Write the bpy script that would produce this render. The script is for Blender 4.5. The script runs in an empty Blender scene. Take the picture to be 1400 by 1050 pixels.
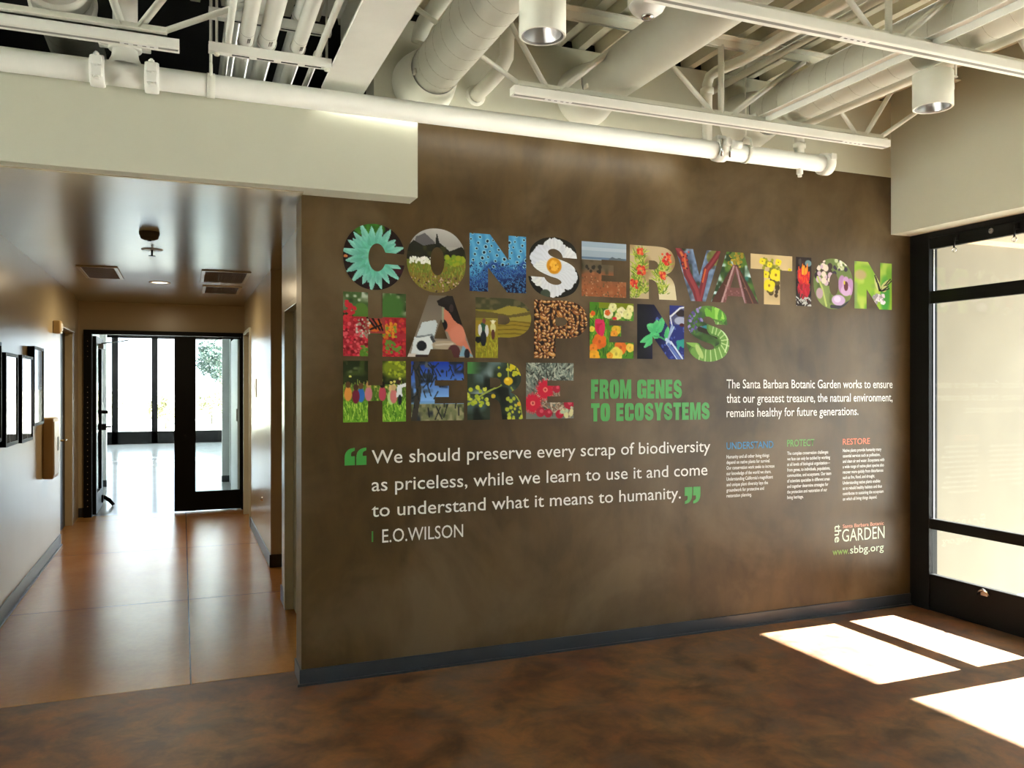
import bpy, bmesh, math, random
import numpy as np
from mathutils import Vector, Matrix
from mathutils.geometry import delaunay_2d_cdt

S = bpy.context.scene
COL = S.collection
PI = math.pi

# ------------------------------------------------------------------ camera
YAW = math.radians(21.9)
cam_d = bpy.data.cameras.new('camera')
cam_d.sensor_width = 36.0
cam_d.lens = 1122.0 / 1400.0 * 36.0
cam_d.shift_y = 2.0 / 1400.0
cam_d.clip_start = 0.05
cam = bpy.data.objects.new('camera', cam_d)
cam.location = (0.0, -4.34, 1.55)
cam.rotation_euler = (PI / 2, 0.0, -YAW)
COL.objects.link(cam)
S.camera = cam

# ------------------------------------------------------------------ light
S.view_settings.view_transform = 'Standard'
S.view_settings.look = 'None'
S.view_settings.gamma = 1.0
S.view_settings.use_curve_mapping = False
S.view_settings.exposure = 1.45

world = bpy.data.worlds.new('sky')
S.world = world
world.use_nodes = True
wn = world.node_tree
bg = wn.nodes['Background']
tc = wn.nodes.new('ShaderNodeTexCoord')
sp = wn.nodes.new('ShaderNodeSeparateXYZ')
rp = wn.nodes.new('ShaderNodeValToRGB')
rp.color_ramp.elements[0].position = 0.0
rp.color_ramp.elements[0].color = (0.76, 0.88, 1.0, 1)
rp.color_ramp.elements[1].position = 0.7
rp.color_ramp.elements[1].color = (0.66, 0.83, 1.0, 1)
wn.links.new(tc.outputs['Generated'], sp.inputs[0])
wn.links.new(sp.outputs['Z'], rp.inputs[0])
wn.links.new(rp.outputs[0], bg.inputs['Color'])
bg.inputs['Strength'].default_value = 2.4

SUN_EL = math.atan(1 / 1.35)
sun_d = bpy.data.lights.new('sun', 'SUN')
sun_d.energy = 56.0
sun_d.color = (1.0, 0.975, 0.93)
sun_d.angle = math.radians(0.55)
sun = bpy.data.objects.new('sun', sun_d)
sdir = Vector((-math.cos(SUN_EL), 0.0, -math.sin(SUN_EL)))
sun.rotation_euler = sdir.to_track_quat('-Z', 'Y').to_euler()
sun.location = (12, -3, 10)
COL.objects.link(sun)


def portal(name, loc, rot, sx, sy):
    d = bpy.data.lights.new(name, 'AREA')
    d.shape = 'RECTANGLE'
    d.size = sx
    d.size_y = sy
    d.cycles.is_portal = True
    o = bpy.data.objects.new(name, d)
    o.location = loc
    o.rotation_euler = rot
    COL.objects.link(o)


portal("sky_portal_right", (4.98, -2.3, 1.35), (0, PI / 2, 0), 2.6, 4.6)
portal('sky_portal_left', (-5.7, -2.25, 1.6), (0, -PI / 2, 0), 2.5, 3.5)
portal('sky_portal_far', (0, 19.8, 1.5), (-PI / 2, 0, 0), 9.8, 3.0)


# ------------------------------------------------------------------ materials
def srgb(c):
    return tuple(((x / 12.92) if x <= 0.04045 else ((x + 0.055) / 1.055) ** 2.4) for x in [v / 255.0 for v in c])


class NT:
    def __init__(s, name):
        s.m = bpy.data.materials.new(name)
        s.m.use_nodes = True
        s.t = s.m.node_tree
        s.b = s.t.nodes['Principled BSDF']

    def n(s, typ, **kw):
        x = s.t.nodes.new(typ)
        for k, v in kw.items():
            setattr(x, k, v)
        return x

    def l(s, a, b):
        s.t.links.new(a, b)

    def coord(s, scale=(1, 1, 1)):
        g = s.n('ShaderNodeNewGeometry')
        mp = s.n('ShaderNodeMapping')
        mp.inputs['Scale'].default_value = scale
        s.l(g.outputs['Position'], mp.inputs['Vector'])
        return mp.outputs[0]

    def noise(s, vec, scale, detail=4, rough=0.55, dist=0.0):
        x = s.n('ShaderNodeTexNoise')
        x.inputs['Scale'].default_value = scale
        x.inputs['Detail'].default_value = detail
        x.inputs['Roughness'].default_value = rough
        x.inputs['Distortion'].default_value = dist
        s.l(vec, x.inputs['Vector'])
        return x.outputs['Fac']

    def ramp(s, fac, stops):
        x = s.n('ShaderNodeValToRGB')
        e = x.color_ramp.elements
        while len(e) < len(stops):
            e.new(0.5)
        for el, (p, c) in zip(e, stops):
            el.position = p
            el.color = (*c, 1) if len(c) == 3 else c
        s.l(fac, x.inputs[0])
        return x.outputs[0]

    def mix(s, fac, a, b, mode='MIX'):
        x = s.n('ShaderNodeMix', data_type='RGBA', blend_type=mode)
        for sock, v in ((x.inputs[0], fac), (x.inputs[6], a), (x.inputs[7], b)):
            if isinstance(v, (int, float)):
                sock.default_value = v
            elif isinstance(v, tuple):
                sock.default_value = (*v, 1)
            else:
                s.l(v, sock)
        return x.outputs[2]

    def math(s, op, a, b=None):
        x = s.n('ShaderNodeMath', operation=op)
        for sock, v in zip(x.inputs, (a, b)):
            if v is None:
                continue
            if isinstance(v, (int, float)):
                sock.default_value = v
            else:
                s.l(v, sock)
        return x.outputs[0]

    def bump(s, h, strength, dist=0.01):
        x = s.n('ShaderNodeBump')
        x.inputs['Strength'].default_value = strength
        x.inputs['Distance'].default_value = dist
        s.l(h, x.inputs['Height'])
        s.l(x.outputs[0], s.b.inputs['Normal'])


def paint(name, col, rough=0.5, var=0.06, scale=3.0, metal=0.0, bump=0.0, spec=0.5, sheen_lines=False):
    k = NT(name)
    v = k.coord()
    f = k.noise(v, scale, 5)
    a = tuple(max(0, c * (1 - var)) for c in col)
    b = tuple(min(1, c * (1 + var)) for c in col)
    k.l(k.ramp(f, [(0.3, a), (0.7, b)]), k.b.inputs['Base Color'])
    k.b.inputs['Roughness'].default_value = rough
    k.b.inputs['Metallic'].default_value = metal
    k.b.inputs['Specular IOR Level'].default_value = spec
    if bump:
        k.bump(k.noise(v, 180, 3), bump, 0.002)
    return k.m


M = {}
M['cream'] = paint('cream_wall_paint', (0.60, 0.60, 0.485), 0.55, 0.03, 1.5, bump=0.08)
M['steel'] = paint('cream_painted_steel', (0.80, 0.80, 0.70), 0.42, 0.05, 4)
M['white'] = paint('off_white_painted_steel', (0.86, 0.865, 0.80), 0.58, 0.04, 4)
M['deck'] = paint('cream_painted_deck', (0.66, 0.63, 0.49), 0.5, 0.08, 3)
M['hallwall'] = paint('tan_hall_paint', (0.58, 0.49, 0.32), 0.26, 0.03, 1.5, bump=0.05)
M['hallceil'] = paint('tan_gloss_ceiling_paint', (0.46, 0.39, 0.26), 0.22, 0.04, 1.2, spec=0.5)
M['black'] = paint('black_bronze_aluminium', (0.0045, 0.0045, 0.0045), 0.45, 0.2, 6, spec=0.14)
M['base'] = paint('slate_rubber_base', (0.030, 0.036, 0.042), 0.34, 0.15, 5)
M['darkdoor'] = paint('dark_painted_door', (0.018, 0.016, 0.016), 0.5, 0.1, 3)
M['doorolive'] = paint('olive_grey_door_paint', (0.30, 0.29, 0.19), 0.45, 0.05, 3)
M['farwhite'] = paint('pale_far_room_paint', (0.72, 0.75, 0.74), 0.5, 0.03, 2)
M['chrome'] = paint('brushed_steel', (0.62, 0.62, 0.62), 0.22, 0.04, 20, metal=1.0)
M['reflector'] = paint('satin_reflector', (0.80, 0.80, 0.80), 0.28, 0.02, 10, metal=1.0)
M['greydark'] = paint('dark_grey_slot', (0.26, 0.26, 0.24), 0.5, 0.1, 8)
M['ringgrey'] = paint('grey_ring', (0.20, 0.20, 0.19), 0.4, 0.1, 8)
M['plastic'] = paint('white_plastic', (0.80, 0.80, 0.78), 0.35, 0.02, 8)
M['beige'] = paint('beige_enamel', (0.56, 0.40, 0.20), 0.4, 0.04, 5)
M['plenum'] = paint('plenum_shade_black', (0.012, 0.013, 0.012), 0.9, 0.2, 4)  # black colour stands in for the plenum's shade
M['vent'] = paint('brown_vent_metal', (0.11, 0.075, 0.04), 0.8, 0.1, 10)
M['seam'] = paint('seam_shadow_paint', (0.50, 0.48, 0.38), 0.5, 0.05, 10)
M['ink'] = paint('dark_stamp_ink', (0.12, 0.12, 0.11), 0.6, 0.1, 10)
M['brass'] = paint('brass_lever', (0.30, 0.24, 0.12), 0.3, 0.1, 10, metal=1.0)


def mat_brown():
    k = NT('brown_trowelled_plaster')
    v = k.coord()
    v2 = k.coord((1.0, 1.0, 0.55))
    f1 = k.noise(v, 0.8, 4, 0.5, 0.2)
    f2 = k.noise(v2, 2.0, 6, 0.58, 0.35)
    f3 = k.noise(k.coord((1.0, 1.0, 0.38)), 6.5, 5, 0.6, 0.5)
    c1 = k.ramp(f1, [(0.30, (0.050, 0.029, 0.0085)), (0.50, (0.070, 0.042, 0.0135)), (0.72, (0.094, 0.060, 0.0225))])
    c2 = k.ramp(f2, [(0.30, (0.72, 0.71, 0.69)), (0.50, (1, 1, 1)), (0.70, (1.22, 1.23, 1.26))])
    c = k.mix(0.75, c1, c2, 'MULTIPLY')
    c3 = k.ramp(f3, [(0.38, (0.82, 0.82, 0.81)), (0.50, (1, 1, 1)), (0.64, (1.16, 1.16, 1.17))])
    c = k.mix(0.8, c, c3, 'MULTIPLY')
    # pale rubbed patches
    f4 = k.noise(v, 1.3, 5, 0.55, 0.4)
    blot = k.ramp(f4, [(0.48, (0, 0, 0)), (0.66, (0.5, 0.5, 0.5))])
    c = k.mix(blot, c, (0.19, 0.137, 0.074))
    k.l(c, k.b.inputs['Base Color'])
    k.b.inputs['Roughness'].default_value = 0.40
    k.b.inputs['Specular IOR Level'].default_value = 0.32
    k.bump(f3, 0.04, 0.005)
    return k.m


M['brown'] = mat_brown()


def mat_floor(name, hall):
    k = NT(name)
    v = k.coord()
    f1 = k.noise(v, 1.1, 6, 0.6, 0.3)
    f2 = k.noise(v, 4.2, 8, 0.68, 0.4)
    f3 = k.noise(v, 26, 5, 0.65)
    if hall:
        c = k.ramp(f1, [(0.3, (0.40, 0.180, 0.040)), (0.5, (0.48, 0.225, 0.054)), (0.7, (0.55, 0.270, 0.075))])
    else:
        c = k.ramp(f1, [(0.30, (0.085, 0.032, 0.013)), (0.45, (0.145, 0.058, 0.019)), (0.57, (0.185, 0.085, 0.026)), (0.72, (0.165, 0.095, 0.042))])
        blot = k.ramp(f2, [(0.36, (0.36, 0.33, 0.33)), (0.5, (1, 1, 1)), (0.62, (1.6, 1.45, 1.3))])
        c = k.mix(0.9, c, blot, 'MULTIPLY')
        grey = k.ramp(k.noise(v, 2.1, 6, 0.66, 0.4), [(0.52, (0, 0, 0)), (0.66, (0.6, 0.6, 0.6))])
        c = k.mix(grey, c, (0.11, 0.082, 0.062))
    c = k.mix(0.5, c, k.ramp(f3, [(0.35, (0.88, 0.88, 0.88)), (0.65, (1.08, 1.08, 1.08))]), 'MULTIPLY')
    if hall:
        # sawn joints
        g = k.n('ShaderNodeNewGeometry')
        s = k.n('ShaderNodeSeparateXYZ')
        k.l(g.outputs['Position'], s.inputs[0])
        dx = k.math('ABSOLUTE', k.math('SUBTRACT', s.outputs['X'], 0.042))
        yy = k.math('SUBTRACT', s.outputs['Y'], 0.0)
        m1 = k.math('ABSOLUTE', k.math('SUBTRACT', k.math('MODULO', k.math('ADD', yy, 1.025), 2.05), 1.025))
        # joints at y = 2.05, 4.10, 6.15 ...
        line = k.math('MAXIMUM', k.math('LESS_THAN', dx, 0.004), k.math('LESS_THAN', m1, 0.004))
        c = k.mix(line, c, (0.03, 0.015, 0.008))
    k.l(c, k.b.inputs['Base Color'])
    lo, hi = (0.23, 0.27) if hall else (0.44, 0.54)
    k.l(k.ramp(f2, [(0.3, (lo,) * 3), (0.7, (hi,) * 3)]), k.b.inputs['Roughness'])
    k.b.inputs['Specular IOR Level'].default_value = 0.55
    vb = k.coord((0.35, 1.0, 1.0))
    k.bump(k.noise(vb, 2.2, 2, 0.4), 0.05, 0.03)
    return k.m


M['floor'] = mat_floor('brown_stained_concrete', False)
M['floorfar'] = paint('far_floor_sheen_paint', (0.40, 0.41, 0.42), 0.15, 0.08, 1.5)  # same concrete, paled to imitate window light reflected in it
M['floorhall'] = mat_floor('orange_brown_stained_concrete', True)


def mat_glass():
    k = NT('clear_window_glass')
    t = k.t
    t.nodes.remove(k.b)
    out = t.nodes['Material Output']
    tr = k.n('ShaderNodeBsdfTransparent')
    tr.inputs['Color'].default_value = (0.94, 0.965, 0.96, 1)
    gl = k.n('ShaderNodeBsdfGlossy')
    gl.inputs['Roughness'].default_value = 0.02
    lw = k.n('ShaderNodeFresnel')
    lw.inputs['IOR'].default_value = 1.45
    sc = k.math('MULTIPLY', lw.outputs[0], 0.35)
    mx = k.n('ShaderNodeMixShader')
    k.l(sc, mx.inputs[0])
    k.l(tr.outputs[0], mx.inputs[1])
    k.l(gl.outputs[0], mx.inputs[2])
    k.l(mx.outputs[0], out.inputs[0])
    return k.m


M['glass'] = mat_glass()


def mat_picture():
    k = NT('framed_print_behind_glass')
    v = k.coord((1, 1, 1))
    f = k.noise(v, 6, 6, 0.7, 1.0)
    k.l(k.ramp(f, [(0.3, (0.05, 0.05, 0.03)), (0.5, (0.16, 0.17, 0.10)), (0.7, (0.45, 0.47, 0.40))]), k.b.inputs['Base Color'])
    k.b.inputs['Roughness'].default_value = 0.03
    k.b.inputs['Specular IOR Level'].default_value = 0.9
    return k.m


M['picture'] = mat_picture()
M['stucco'] = paint('tan_outdoor_stucco', (0.17, 0.148, 0.108), 0.85, 0.07, 2.0, bump=0.15)
M['porch'] = paint('porch_soffit_paint', (0.24, 0.20, 0.14), 0.8, 0.03, 2.0)
M['court'] = paint('bounce_wall_paint', (0.52, 0.50, 0.46), 0.8, 0.04, 2.0)  # for the added wall that bounces sun indoors
M['trimwood'] = paint('peach_porch_trim', (0.62, 0.40, 0.24), 0.7, 0.05, 4)
M['patio'] = paint('pale_patio_concrete', (0.32, 0.305, 0.275), 0.85, 0.06, 1.5)
M['earth'] = paint('dry_hillside', (0.30, 0.31, 0.26), 0.95, 0.2, 0.8)
M['leaf'] = paint('pale_green_leaf', (0.07, 0.105, 0.085), 0.7, 0.3, 3)
M['shrub'] = paint('dry_shrub_leaf', (0.30, 0.29, 0.15), 0.8, 0.3, 3)
M['bark'] = paint('grey_bark', (0.16, 0.14, 0.11), 0.9, 0.2, 6)


def ink(name, c, rough=0.45):
    k = NT(name)
    f = k.noise(k.coord(), 30, 2)
    a = tuple(x * 0.97 for x in c)
    k.l(k.ramp(f, [(0.3, a), (0.7, c)]), k.b.inputs['Base Color'])
    k.b.inputs['Roughness'].default_value = rough
    return k.m


M['vinyl'] = ink('white_vinyl', (0.80, 0.79, 0.74))
M['green'] = ink('green_vinyl', srgb((62, 150, 62)))
M['green2'] = ink('leaf_green_vinyl', srgb((98, 165, 72)))
M['blue'] = ink('blue_vinyl', srgb((34, 128, 178)))
M['orange'] = ink('orange_vinyl', srgb((232, 118, 78)))
M['peach'] = ink('peach_vinyl', srgb((226, 160, 130)))
M['mint'] = ink('pale_mint_vinyl', srgb((214, 232, 200)))
M['lime'] = ink('lime_vinyl', srgb((130, 165, 72)))

km = NT('printed_photo_vinyl')
at = km.n('ShaderNodeVertexColor')
at.layer_name = 'print'
km.l(at.outputs[0], km.b.inputs['Base Color'])
km.b.inputs['Roughness'].default_value = 0.6
km.b.inputs['Specular IOR Level'].default_value = 0.2
M['print'] = km.m


# ------------------------------------------------------------------ mesh helpers
class MB:
    def __init__(s):
        s.bm = bmesh.new()

    def box(s, x0, x1, y0, y1, z0, z1, rot=None, pivot=None):
        vs = [s.bm.verts.new((x, y, z)) for x in (x0, x1) for y in (y0, y1) for z in (z0, z1)]
        for f in ((0, 1, 3, 2), (4, 6, 7, 5), (0, 4, 5, 1), (2, 3, 7, 6), (0, 2, 6, 4), (1, 5, 7, 3)):
            s.bm.faces.new([vs[i] for i in f])
        if rot is not None:
            p = Vector(pivot if pivot else ((x0 + x1) / 2, (y0 + y1) / 2, (z0 + z1) / 2))
            for v in vs:
                v.co = rot @ (v.co - p) + p
        return s

    def rings(s, pts, radii, seg=20, cap=True, up=None):
        pts = [Vector(p) for p in pts]
        n = len(pts)
        rs = []
        t0 = (pts[1] - pts[0]).normalized()
        u = Vector(up) if up else (Vector((0, 0, 1)) if abs(t0.z) < 0.9 else Vector((1, 0, 0)))
        for i, p in enumerate(pts):
            if i == 0:
                t = pts[1] - pts[0]
            elif i == n - 1:
                t = pts[-1] - pts[-2]
            else:
                t = (pts[i] - pts[i - 1]).normalized() + (pts[i + 1] - pts[i]).normalized()
                if t.length < 1e-6:
                    t = pts[i + 1] - pts[i - 1]
            if t.length < 1e-9:
                t = t0
            t = t.normalized()
            a = u - t * u.dot(t)
            if a.length < 1e-6:
                a = t.orthogonal()
            a.normalize()
            b = t.cross(a)
            u = a
            r = radii[i] if isinstance(radii, (list, tuple)) else radii
            rs.append([s.bm.verts.new(p + (a * math.cos(2 * PI * k / seg) + b * math.sin(2 * PI * k / seg)) * r) for k in range(seg)])
        for i in range(n - 1):
            for k in range(seg):
                f = s.bm.faces.new((rs[i][k], rs[i][(k + 1) % seg], rs[i + 1][(k + 1) % seg], rs[i + 1][k]))
                f.smooth = True
        if cap:
            s.bm.faces.new(rs[0][::-1])
            s.bm.faces.new(rs[-1])
        return s

    def cyl(s, p0, p1, r, seg=20):
        return s.rings([p0, p1], r, seg)

    def lathe(s, c, prof, seg=32, axis='z'):
        """prof: list of (r, h) along axis; open surface of revolution."""
        c = Vector(c)
        rs = []
        for r, h in prof:
            ring = []
            for k in range(seg):
                a = 2 * PI * k / seg
                if axis == 'z':
                    d = Vector((r * math.cos(a), r * math.sin(a), h))
                elif axis == 'y':
                    d = Vector((r * math.cos(a), h, r * math.sin(a)))
                else:
                    d = Vector((h, r * math.cos(a), r * math.sin(a)))
                ring.append(s.bm.verts.new(c + d))
            rs.append(ring)
        for i in range(len(rs) - 1):
            for k in range(seg):
                f = s.bm.faces.new((rs[i][k], rs[i][(k + 1) % seg], rs[i + 1][(k + 1) % seg], rs[i + 1][k]))
                f.smooth = True
        return s

    def prism(s, poly, ax, a0, a1):
        """poly: 2-D outline extruded along ax ('x','y','z') from a0 to a1."""
        def P(p, a):
            return {'x': (a, p[0], p[1]), 'y': (p[0], a, p[1]), 'z': (p[0], p[1], a)}[ax]
        A = [s.bm.verts.new(P(p, a0)) for p in poly]
        B = [s.bm.verts.new(P(p, a1)) for p in poly]
        n = len(poly)
        for i in range(n):
            s.bm.faces.new((A[i], A[(i + 1) % n], B[(i + 1) % n], B[i]))
        s.bm.faces.new(A[::-1])
        s.bm.faces.new(B)
        return s

    def build(s, name, mat, parent=None, bevel=0.0, loc=None):
        bmesh.ops.remove_doubles(s.bm, verts=s.bm.verts, dist=1e-6)
        bmesh.ops.recalc_face_normals(s.bm, faces=s.bm.faces)
        me = bpy.data.meshes.new(name)
        s.bm.to_mesh(me)
        s.bm.free()
        me.materials.append(M[mat] if isinstance(mat, str) else mat)
        o = bpy.data.objects.new(name, me)
        COL.objects.link(o)
        if parent is not None:
            o.parent = parent
            o.matrix_parent_inverse = Matrix.Translation(-parent.location) if parent.type == 'EMPTY' else Matrix.Identity(4)
        if bevel > 0:
            b = o.modifiers.new('bevel', 'BEVEL')
            b.width = bevel
            b.segments = 2
            b.limit_method = 'ANGLE'
            b.angle_limit = math.radians(50)
        return o


def tag(o, label=None, cat=None, group=None, kind=None):
    if label:
        o['label'] = label
    if cat:
        o['category'] = cat
    if group:
        o['group'] = group
    if kind:
        o['kind'] = kind
    return o


def thing(name, loc, label, cat, group=None):
    o = bpy.data.objects.new(name, None)
    o.location = loc
    o.empty_display_size = 0.1
    COL.objects.link(o)
    return tag(o, label, cat, group)


def struct(o, label=None, cat=None):
    o['kind'] = 'structure'
    if label:
        o['label'] = label
    if cat:
        o['category'] = cat
    return o


def box(name, mat, x0, x1, y0, y1, z0, z1, parent=None, bevel=0.0):
    return MB().box(x0, x1, y0, y1, z0, z1).build(name, mat, parent, bevel)


def swall(name, mat, *b, label=None):
    return struct(box(name, mat, *b), label, 'wall')


# ================================================================== SETTING
DECK = 3.54
# floor: main room slab and hall slab in one mesh, two finishes
fb = MB()
fb.box(-5.5, 4.92, -9.3, 0.232, -0.12, 0.0)
fb.box(-5.5, 5.5, 0.236, 6.55, -0.12, 0.0)
fb.box(-5.5, 5.5, 6.55, 20.0, -0.12, 0.0)
fb.box(-5.5, 4.92, 0.232, 0.236, -0.12, -0.004)
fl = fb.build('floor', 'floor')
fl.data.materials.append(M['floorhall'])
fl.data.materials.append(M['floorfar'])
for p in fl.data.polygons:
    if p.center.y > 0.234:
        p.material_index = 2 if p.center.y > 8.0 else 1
struct(fl, 'brown stained concrete floor with saw-cut joints', 'floor')

# the brown plaster wall and the cream band above it
swall('wall_front', 'brown', 0.572, 4.80, 0.0, 0.20, 0.0, 3.004, label='brown trowelled plaster wall carrying the lettering')
swall('wall_upper', 'cream', 0.95, 4.80, 0.0, 0.20, 3.004, 3.53, label='cream painted wall band above the brown plaster')
swall('wall_bulkhead', 'cream', -5.5, 1.147, -0.16, 0.232, 2.536, 2.99, label='cream dropped bulkhead over the hallway opening')
swall('wall_front_left', 'cream', -5.5, -1.1, 0.0, 0.20, 0.0, 2.536, label='cream wall left of the hallway opening')
swall('wall_right', 'cream', 4.603, 4.92, -9.0, 0.0, 2.605, DECK + 0.08, label='cream soffit wall above the right window')
swall('wall_right_blocker', 'cream', 4.603, 4.92, -9.2, -4.76, 0.0, 2.605, label='unseen cream wall beyond the right glazing, added to block window light')  # solid wall added out of view to cut light from the rear bays
lw = MB()
lw.box(-5.62, -5.5, -9.3, -4.0, 0.0, DECK + 0.1)
lw.box(-5.62, -5.5, -0.5, 4.3, 0.0, DECK + 0.1)
lw.box(-5.62, -5.5, -4.0, -0.5, 0.0, 0.3)
lw.box(-5.62, -5.5, -4.0, -0.5, 2.9, DECK + 0.1)
struct(lw.build('wall_left', 'cream'), 'cream side wall out on the left', 'wall')
swall('wall_back', 'brown', -5.5, 4.92, -9.2, -9.08, 0.0, DECK + 0.1, label='unseen rear wall behind the camera, made brown to absorb light')  # closed and coloured brown to soak up light behind the camera
swall('wall_plenum', 'plenum', -5.5, 1.1, 4.2, 4.3, 2.62, DECK + 0.1, label='wall closing the plenum above the hallway, blackened to imitate shade')
swall('wall_plenum_side', 'plenum', 0.95, 1.1, 0.20, 4.2, 2.62, DECK + 0.1, label='side wall of the plenum above the hallway, blackened to imitate shade')

struct(box('wall_flute_shade', 'plenum', 0.95, 4.60, 0.08, 0.20, 3.53, 3.605))  # black strip imitating the shade inside the deck flutes
# fluted steel deck
db = MB()
P6 = 0.1524
xs = -5.6
prof = []
while xs < 4.9:
    prof += [(xs, DECK), (xs + 0.048, DECK), (xs + 0.060, DECK + 0.07), (xs + 0.1404, DECK + 0.07)]
    xs += P6
top = [(prof[-1][0], DECK + 0.12), (prof[0][0], DECK + 0.12)]
db.prism(prof + top, 'y', -9.2, 0.22)
struct(db.build('ceiling', 'deck'), 'cream painted fluted steel roof deck', 'ceiling')
struct(box('ceiling_plenum', 'plenum', -5.5, 1.1, 0.22, 4.3, DECK + 0.03, DECK + 0.12), 'roof over the plenum above the hallway, blackened to imitate shade', 'ceiling')
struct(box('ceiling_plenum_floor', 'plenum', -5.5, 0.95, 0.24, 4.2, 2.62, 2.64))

# hallway shell
swall('wall_hall_left', 'hallwall', -1.25, -1.1, 0.20, 4.68, 0.0, 2.54, label='tan hallway wall with framed pictures')
swall('wall_hall_left_far', 'hallwall', -1.25, -1.13, 5.93, 6.5, 0.0, 2.54, label='short tan hallway wall beside the glass doors')
swall('wall_hall_left_head', 'hallwall', -1.25, -1.1, 4.68, 5.93, 2.17, 2.54)
swall('wall_hall_right_near', 'hallwall', 0.67, 0.80, 1.56, 1.79, 0.0, 2.54, label='tan hallway wall stub right of the near side door')
swall('wall_hall_right_head', 'hallwall', 0.67, 0.80, 0.20, 1.56, 2.10, 2.54)
swall('wall_hall_recess', 'hallwall', 1.0, 1.1, 0.20, 2.92, 0.0, 2.54)
swall('wall_hall_recess_near', 'hallwall', 0.80, 1.0, 1.60, 1.79, 0.0, 2.54)
swall('wall_hall_right', 'hallwall', 0.70, 1.1, 2.91, 5.10, 0.0, 2.54, label='tan hallway wall on the right')
swall('wall_hall_right_far', 'hallwall', 0.735, 1.1, 6.08, 6.5, 0.0, 2.54)
swall('wall_hall_right_far_head', 'hallwall', 0.70, 1.1, 5.10, 6.08, 2.19, 2.54)
swall('wall_hall_end', 'hallwall', -1.25, 1.1, 6.5, 6.64, 2.205, 2.54, label='tan wall above the glass double door')
swall('wall_hall_end_left', 'hallwall', -1.25, -1.072, 6.5, 6.64, 0.0, 2.205)
swall('wall_hall_end_right', 'hallwall', 0.737, 1.1, 6.5, 6.64, 0.0, 2.205)
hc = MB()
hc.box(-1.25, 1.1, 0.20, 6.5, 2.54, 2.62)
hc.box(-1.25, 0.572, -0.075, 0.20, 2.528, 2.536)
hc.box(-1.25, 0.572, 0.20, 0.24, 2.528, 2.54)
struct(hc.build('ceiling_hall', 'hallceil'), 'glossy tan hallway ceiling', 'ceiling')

# corridor and far room past the glass doors
swall('wall_corridor_left', 'farwhite', -1.32, -1.17, 6.64, 9.8, 0.0, 2.54)
swall('wall_corridor_right', 'farwhite', 0.71, 0.85, 6.64, 9.8, 0.0, 2.54)
swall('wall_pier_left', 'farwhite', -1.17, -1.08, 9.65, 9.8, 0.0, 2.54, label='pale pier at the left of the far room opening')
swall('wall_pier_right', 'farwhite', 0.60, 0.71, 9.65, 9.8, 0.0, 2.54, label='pale pier at the right of the far room opening')
struct(box('ceiling_corridor', 'farwhite', -1.32, 0.85, 6.64, 9.8, 2.54, 2.62))
swall('wall_far_near', 'farwhite', -5.0, -1.17, 9.8, 9.9, 0.0, 3.1)
swall('wall_far_near_right', 'farwhite', 0.71, 5.0, 9.8, 9.9, 0.0, 3.1)
swall('wall_far_header', 'farwhite', -1.17, 0.71, 9.8, 9.9, 2.54, 3.1)
swall('wall_far_left', 'farwhite', -5.1, -5.0, 9.8, 19.6, 0.0, 3.1)
swall('wall_far_right', 'farwhite', 5.0, 5.1, 9.8, 19.6, 2.92, 3.1)
struct(box('ceiling_far', 'farwhite', -5.1, 5.1, 9.8, 19.6, 3.1, 3.2))

# baseboards
def baseboard(name, x0, x1, y0, y1, h=0.10, lab=None):
    struct(box(name, 'base', x0, x1, y0, y1, 0.0, h, bevel=0.002), lab, 'baseboard')


baseboard('baseboard_front', 0.562, 4.78, -0.010, 0.0, 0.082, 'dark slate rubber baseboard under the brown wall')
struct(box('trim_1', 'base', 0.55, 4.78, -0.022, -0.010, 0.0, 0.012), 'thin toe of the slate baseboard', 'trim')
baseboard('baseboard_end', 0.562, 0.572, 0.0, 0.20, 0.082)
baseboard('baseboard_hall_left', -1.10, -1.09, 0.20, 4.68, 0.11)
struct(box('trim_2', 'base', -1.09, -1.078, 0.20, 4.68, 0.0, 0.013))
baseboard('baseboard_hall_right', 0.69, 0.70, 2.90, 5.10, 0.11)
baseboard('baseboard_hall_corner', 0.69, 1.0, 2.90, 2.91, 0.11)
baseboard('baseboard_hall_stub', 0.66, 0.67, 1.56, 1.80, 0.11)
baseboard('baseboard_hall_end', -1.13, -1.072, 6.49, 6.5, 0.11)
baseboard('baseboard_pier_left', -1.18, -1.07, 9.64, 9.65, 0.10)
baseboard('baseboard_pier_right', 0.59, 0.71, 9.64, 9.65, 0.10)

# deep steel beam carrying the truss ends
bb = MB()
bb.box(0.66, 0.872, -9.0, -0.085, 3.06, 3.078)
bb.box(0.758, 0.774, -9.0, -0.085, 3.078, 3.44)
bb.box(0.66, 0.872, -9.0, -0.085, 3.44, 3.458)
struct(bb.build('ceiling_beam', 'white'), 'cream painted steel beam running toward the camera', 'beam')
# small post from bulkhead to beam end so that it bears on the wall
struct(box('ceiling_beam_seat', 'steel', 0.70, 0.83, -0.10, 0.10, 2.99, 3.06), 'bearing plate under the beam end', 'beam')


# ================================================================== RIGHT WINDOW WALL
XI, XO = 4.79, 4.83


def rail(name, y0, y1, z0, z1, parent, x0=XI, x1=XO):
    return box(name, 'black', x0, x1, y0, y1, z0, z1, parent, 0.003)


def pane(y0, y1, z0, z1, parent, x=None):
    x = (XI + XO) / 2 if x is None else x
    return box('pane', 'glass', x - 0.003, x + 0.003, y0, y1, z0, z1, parent)


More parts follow.
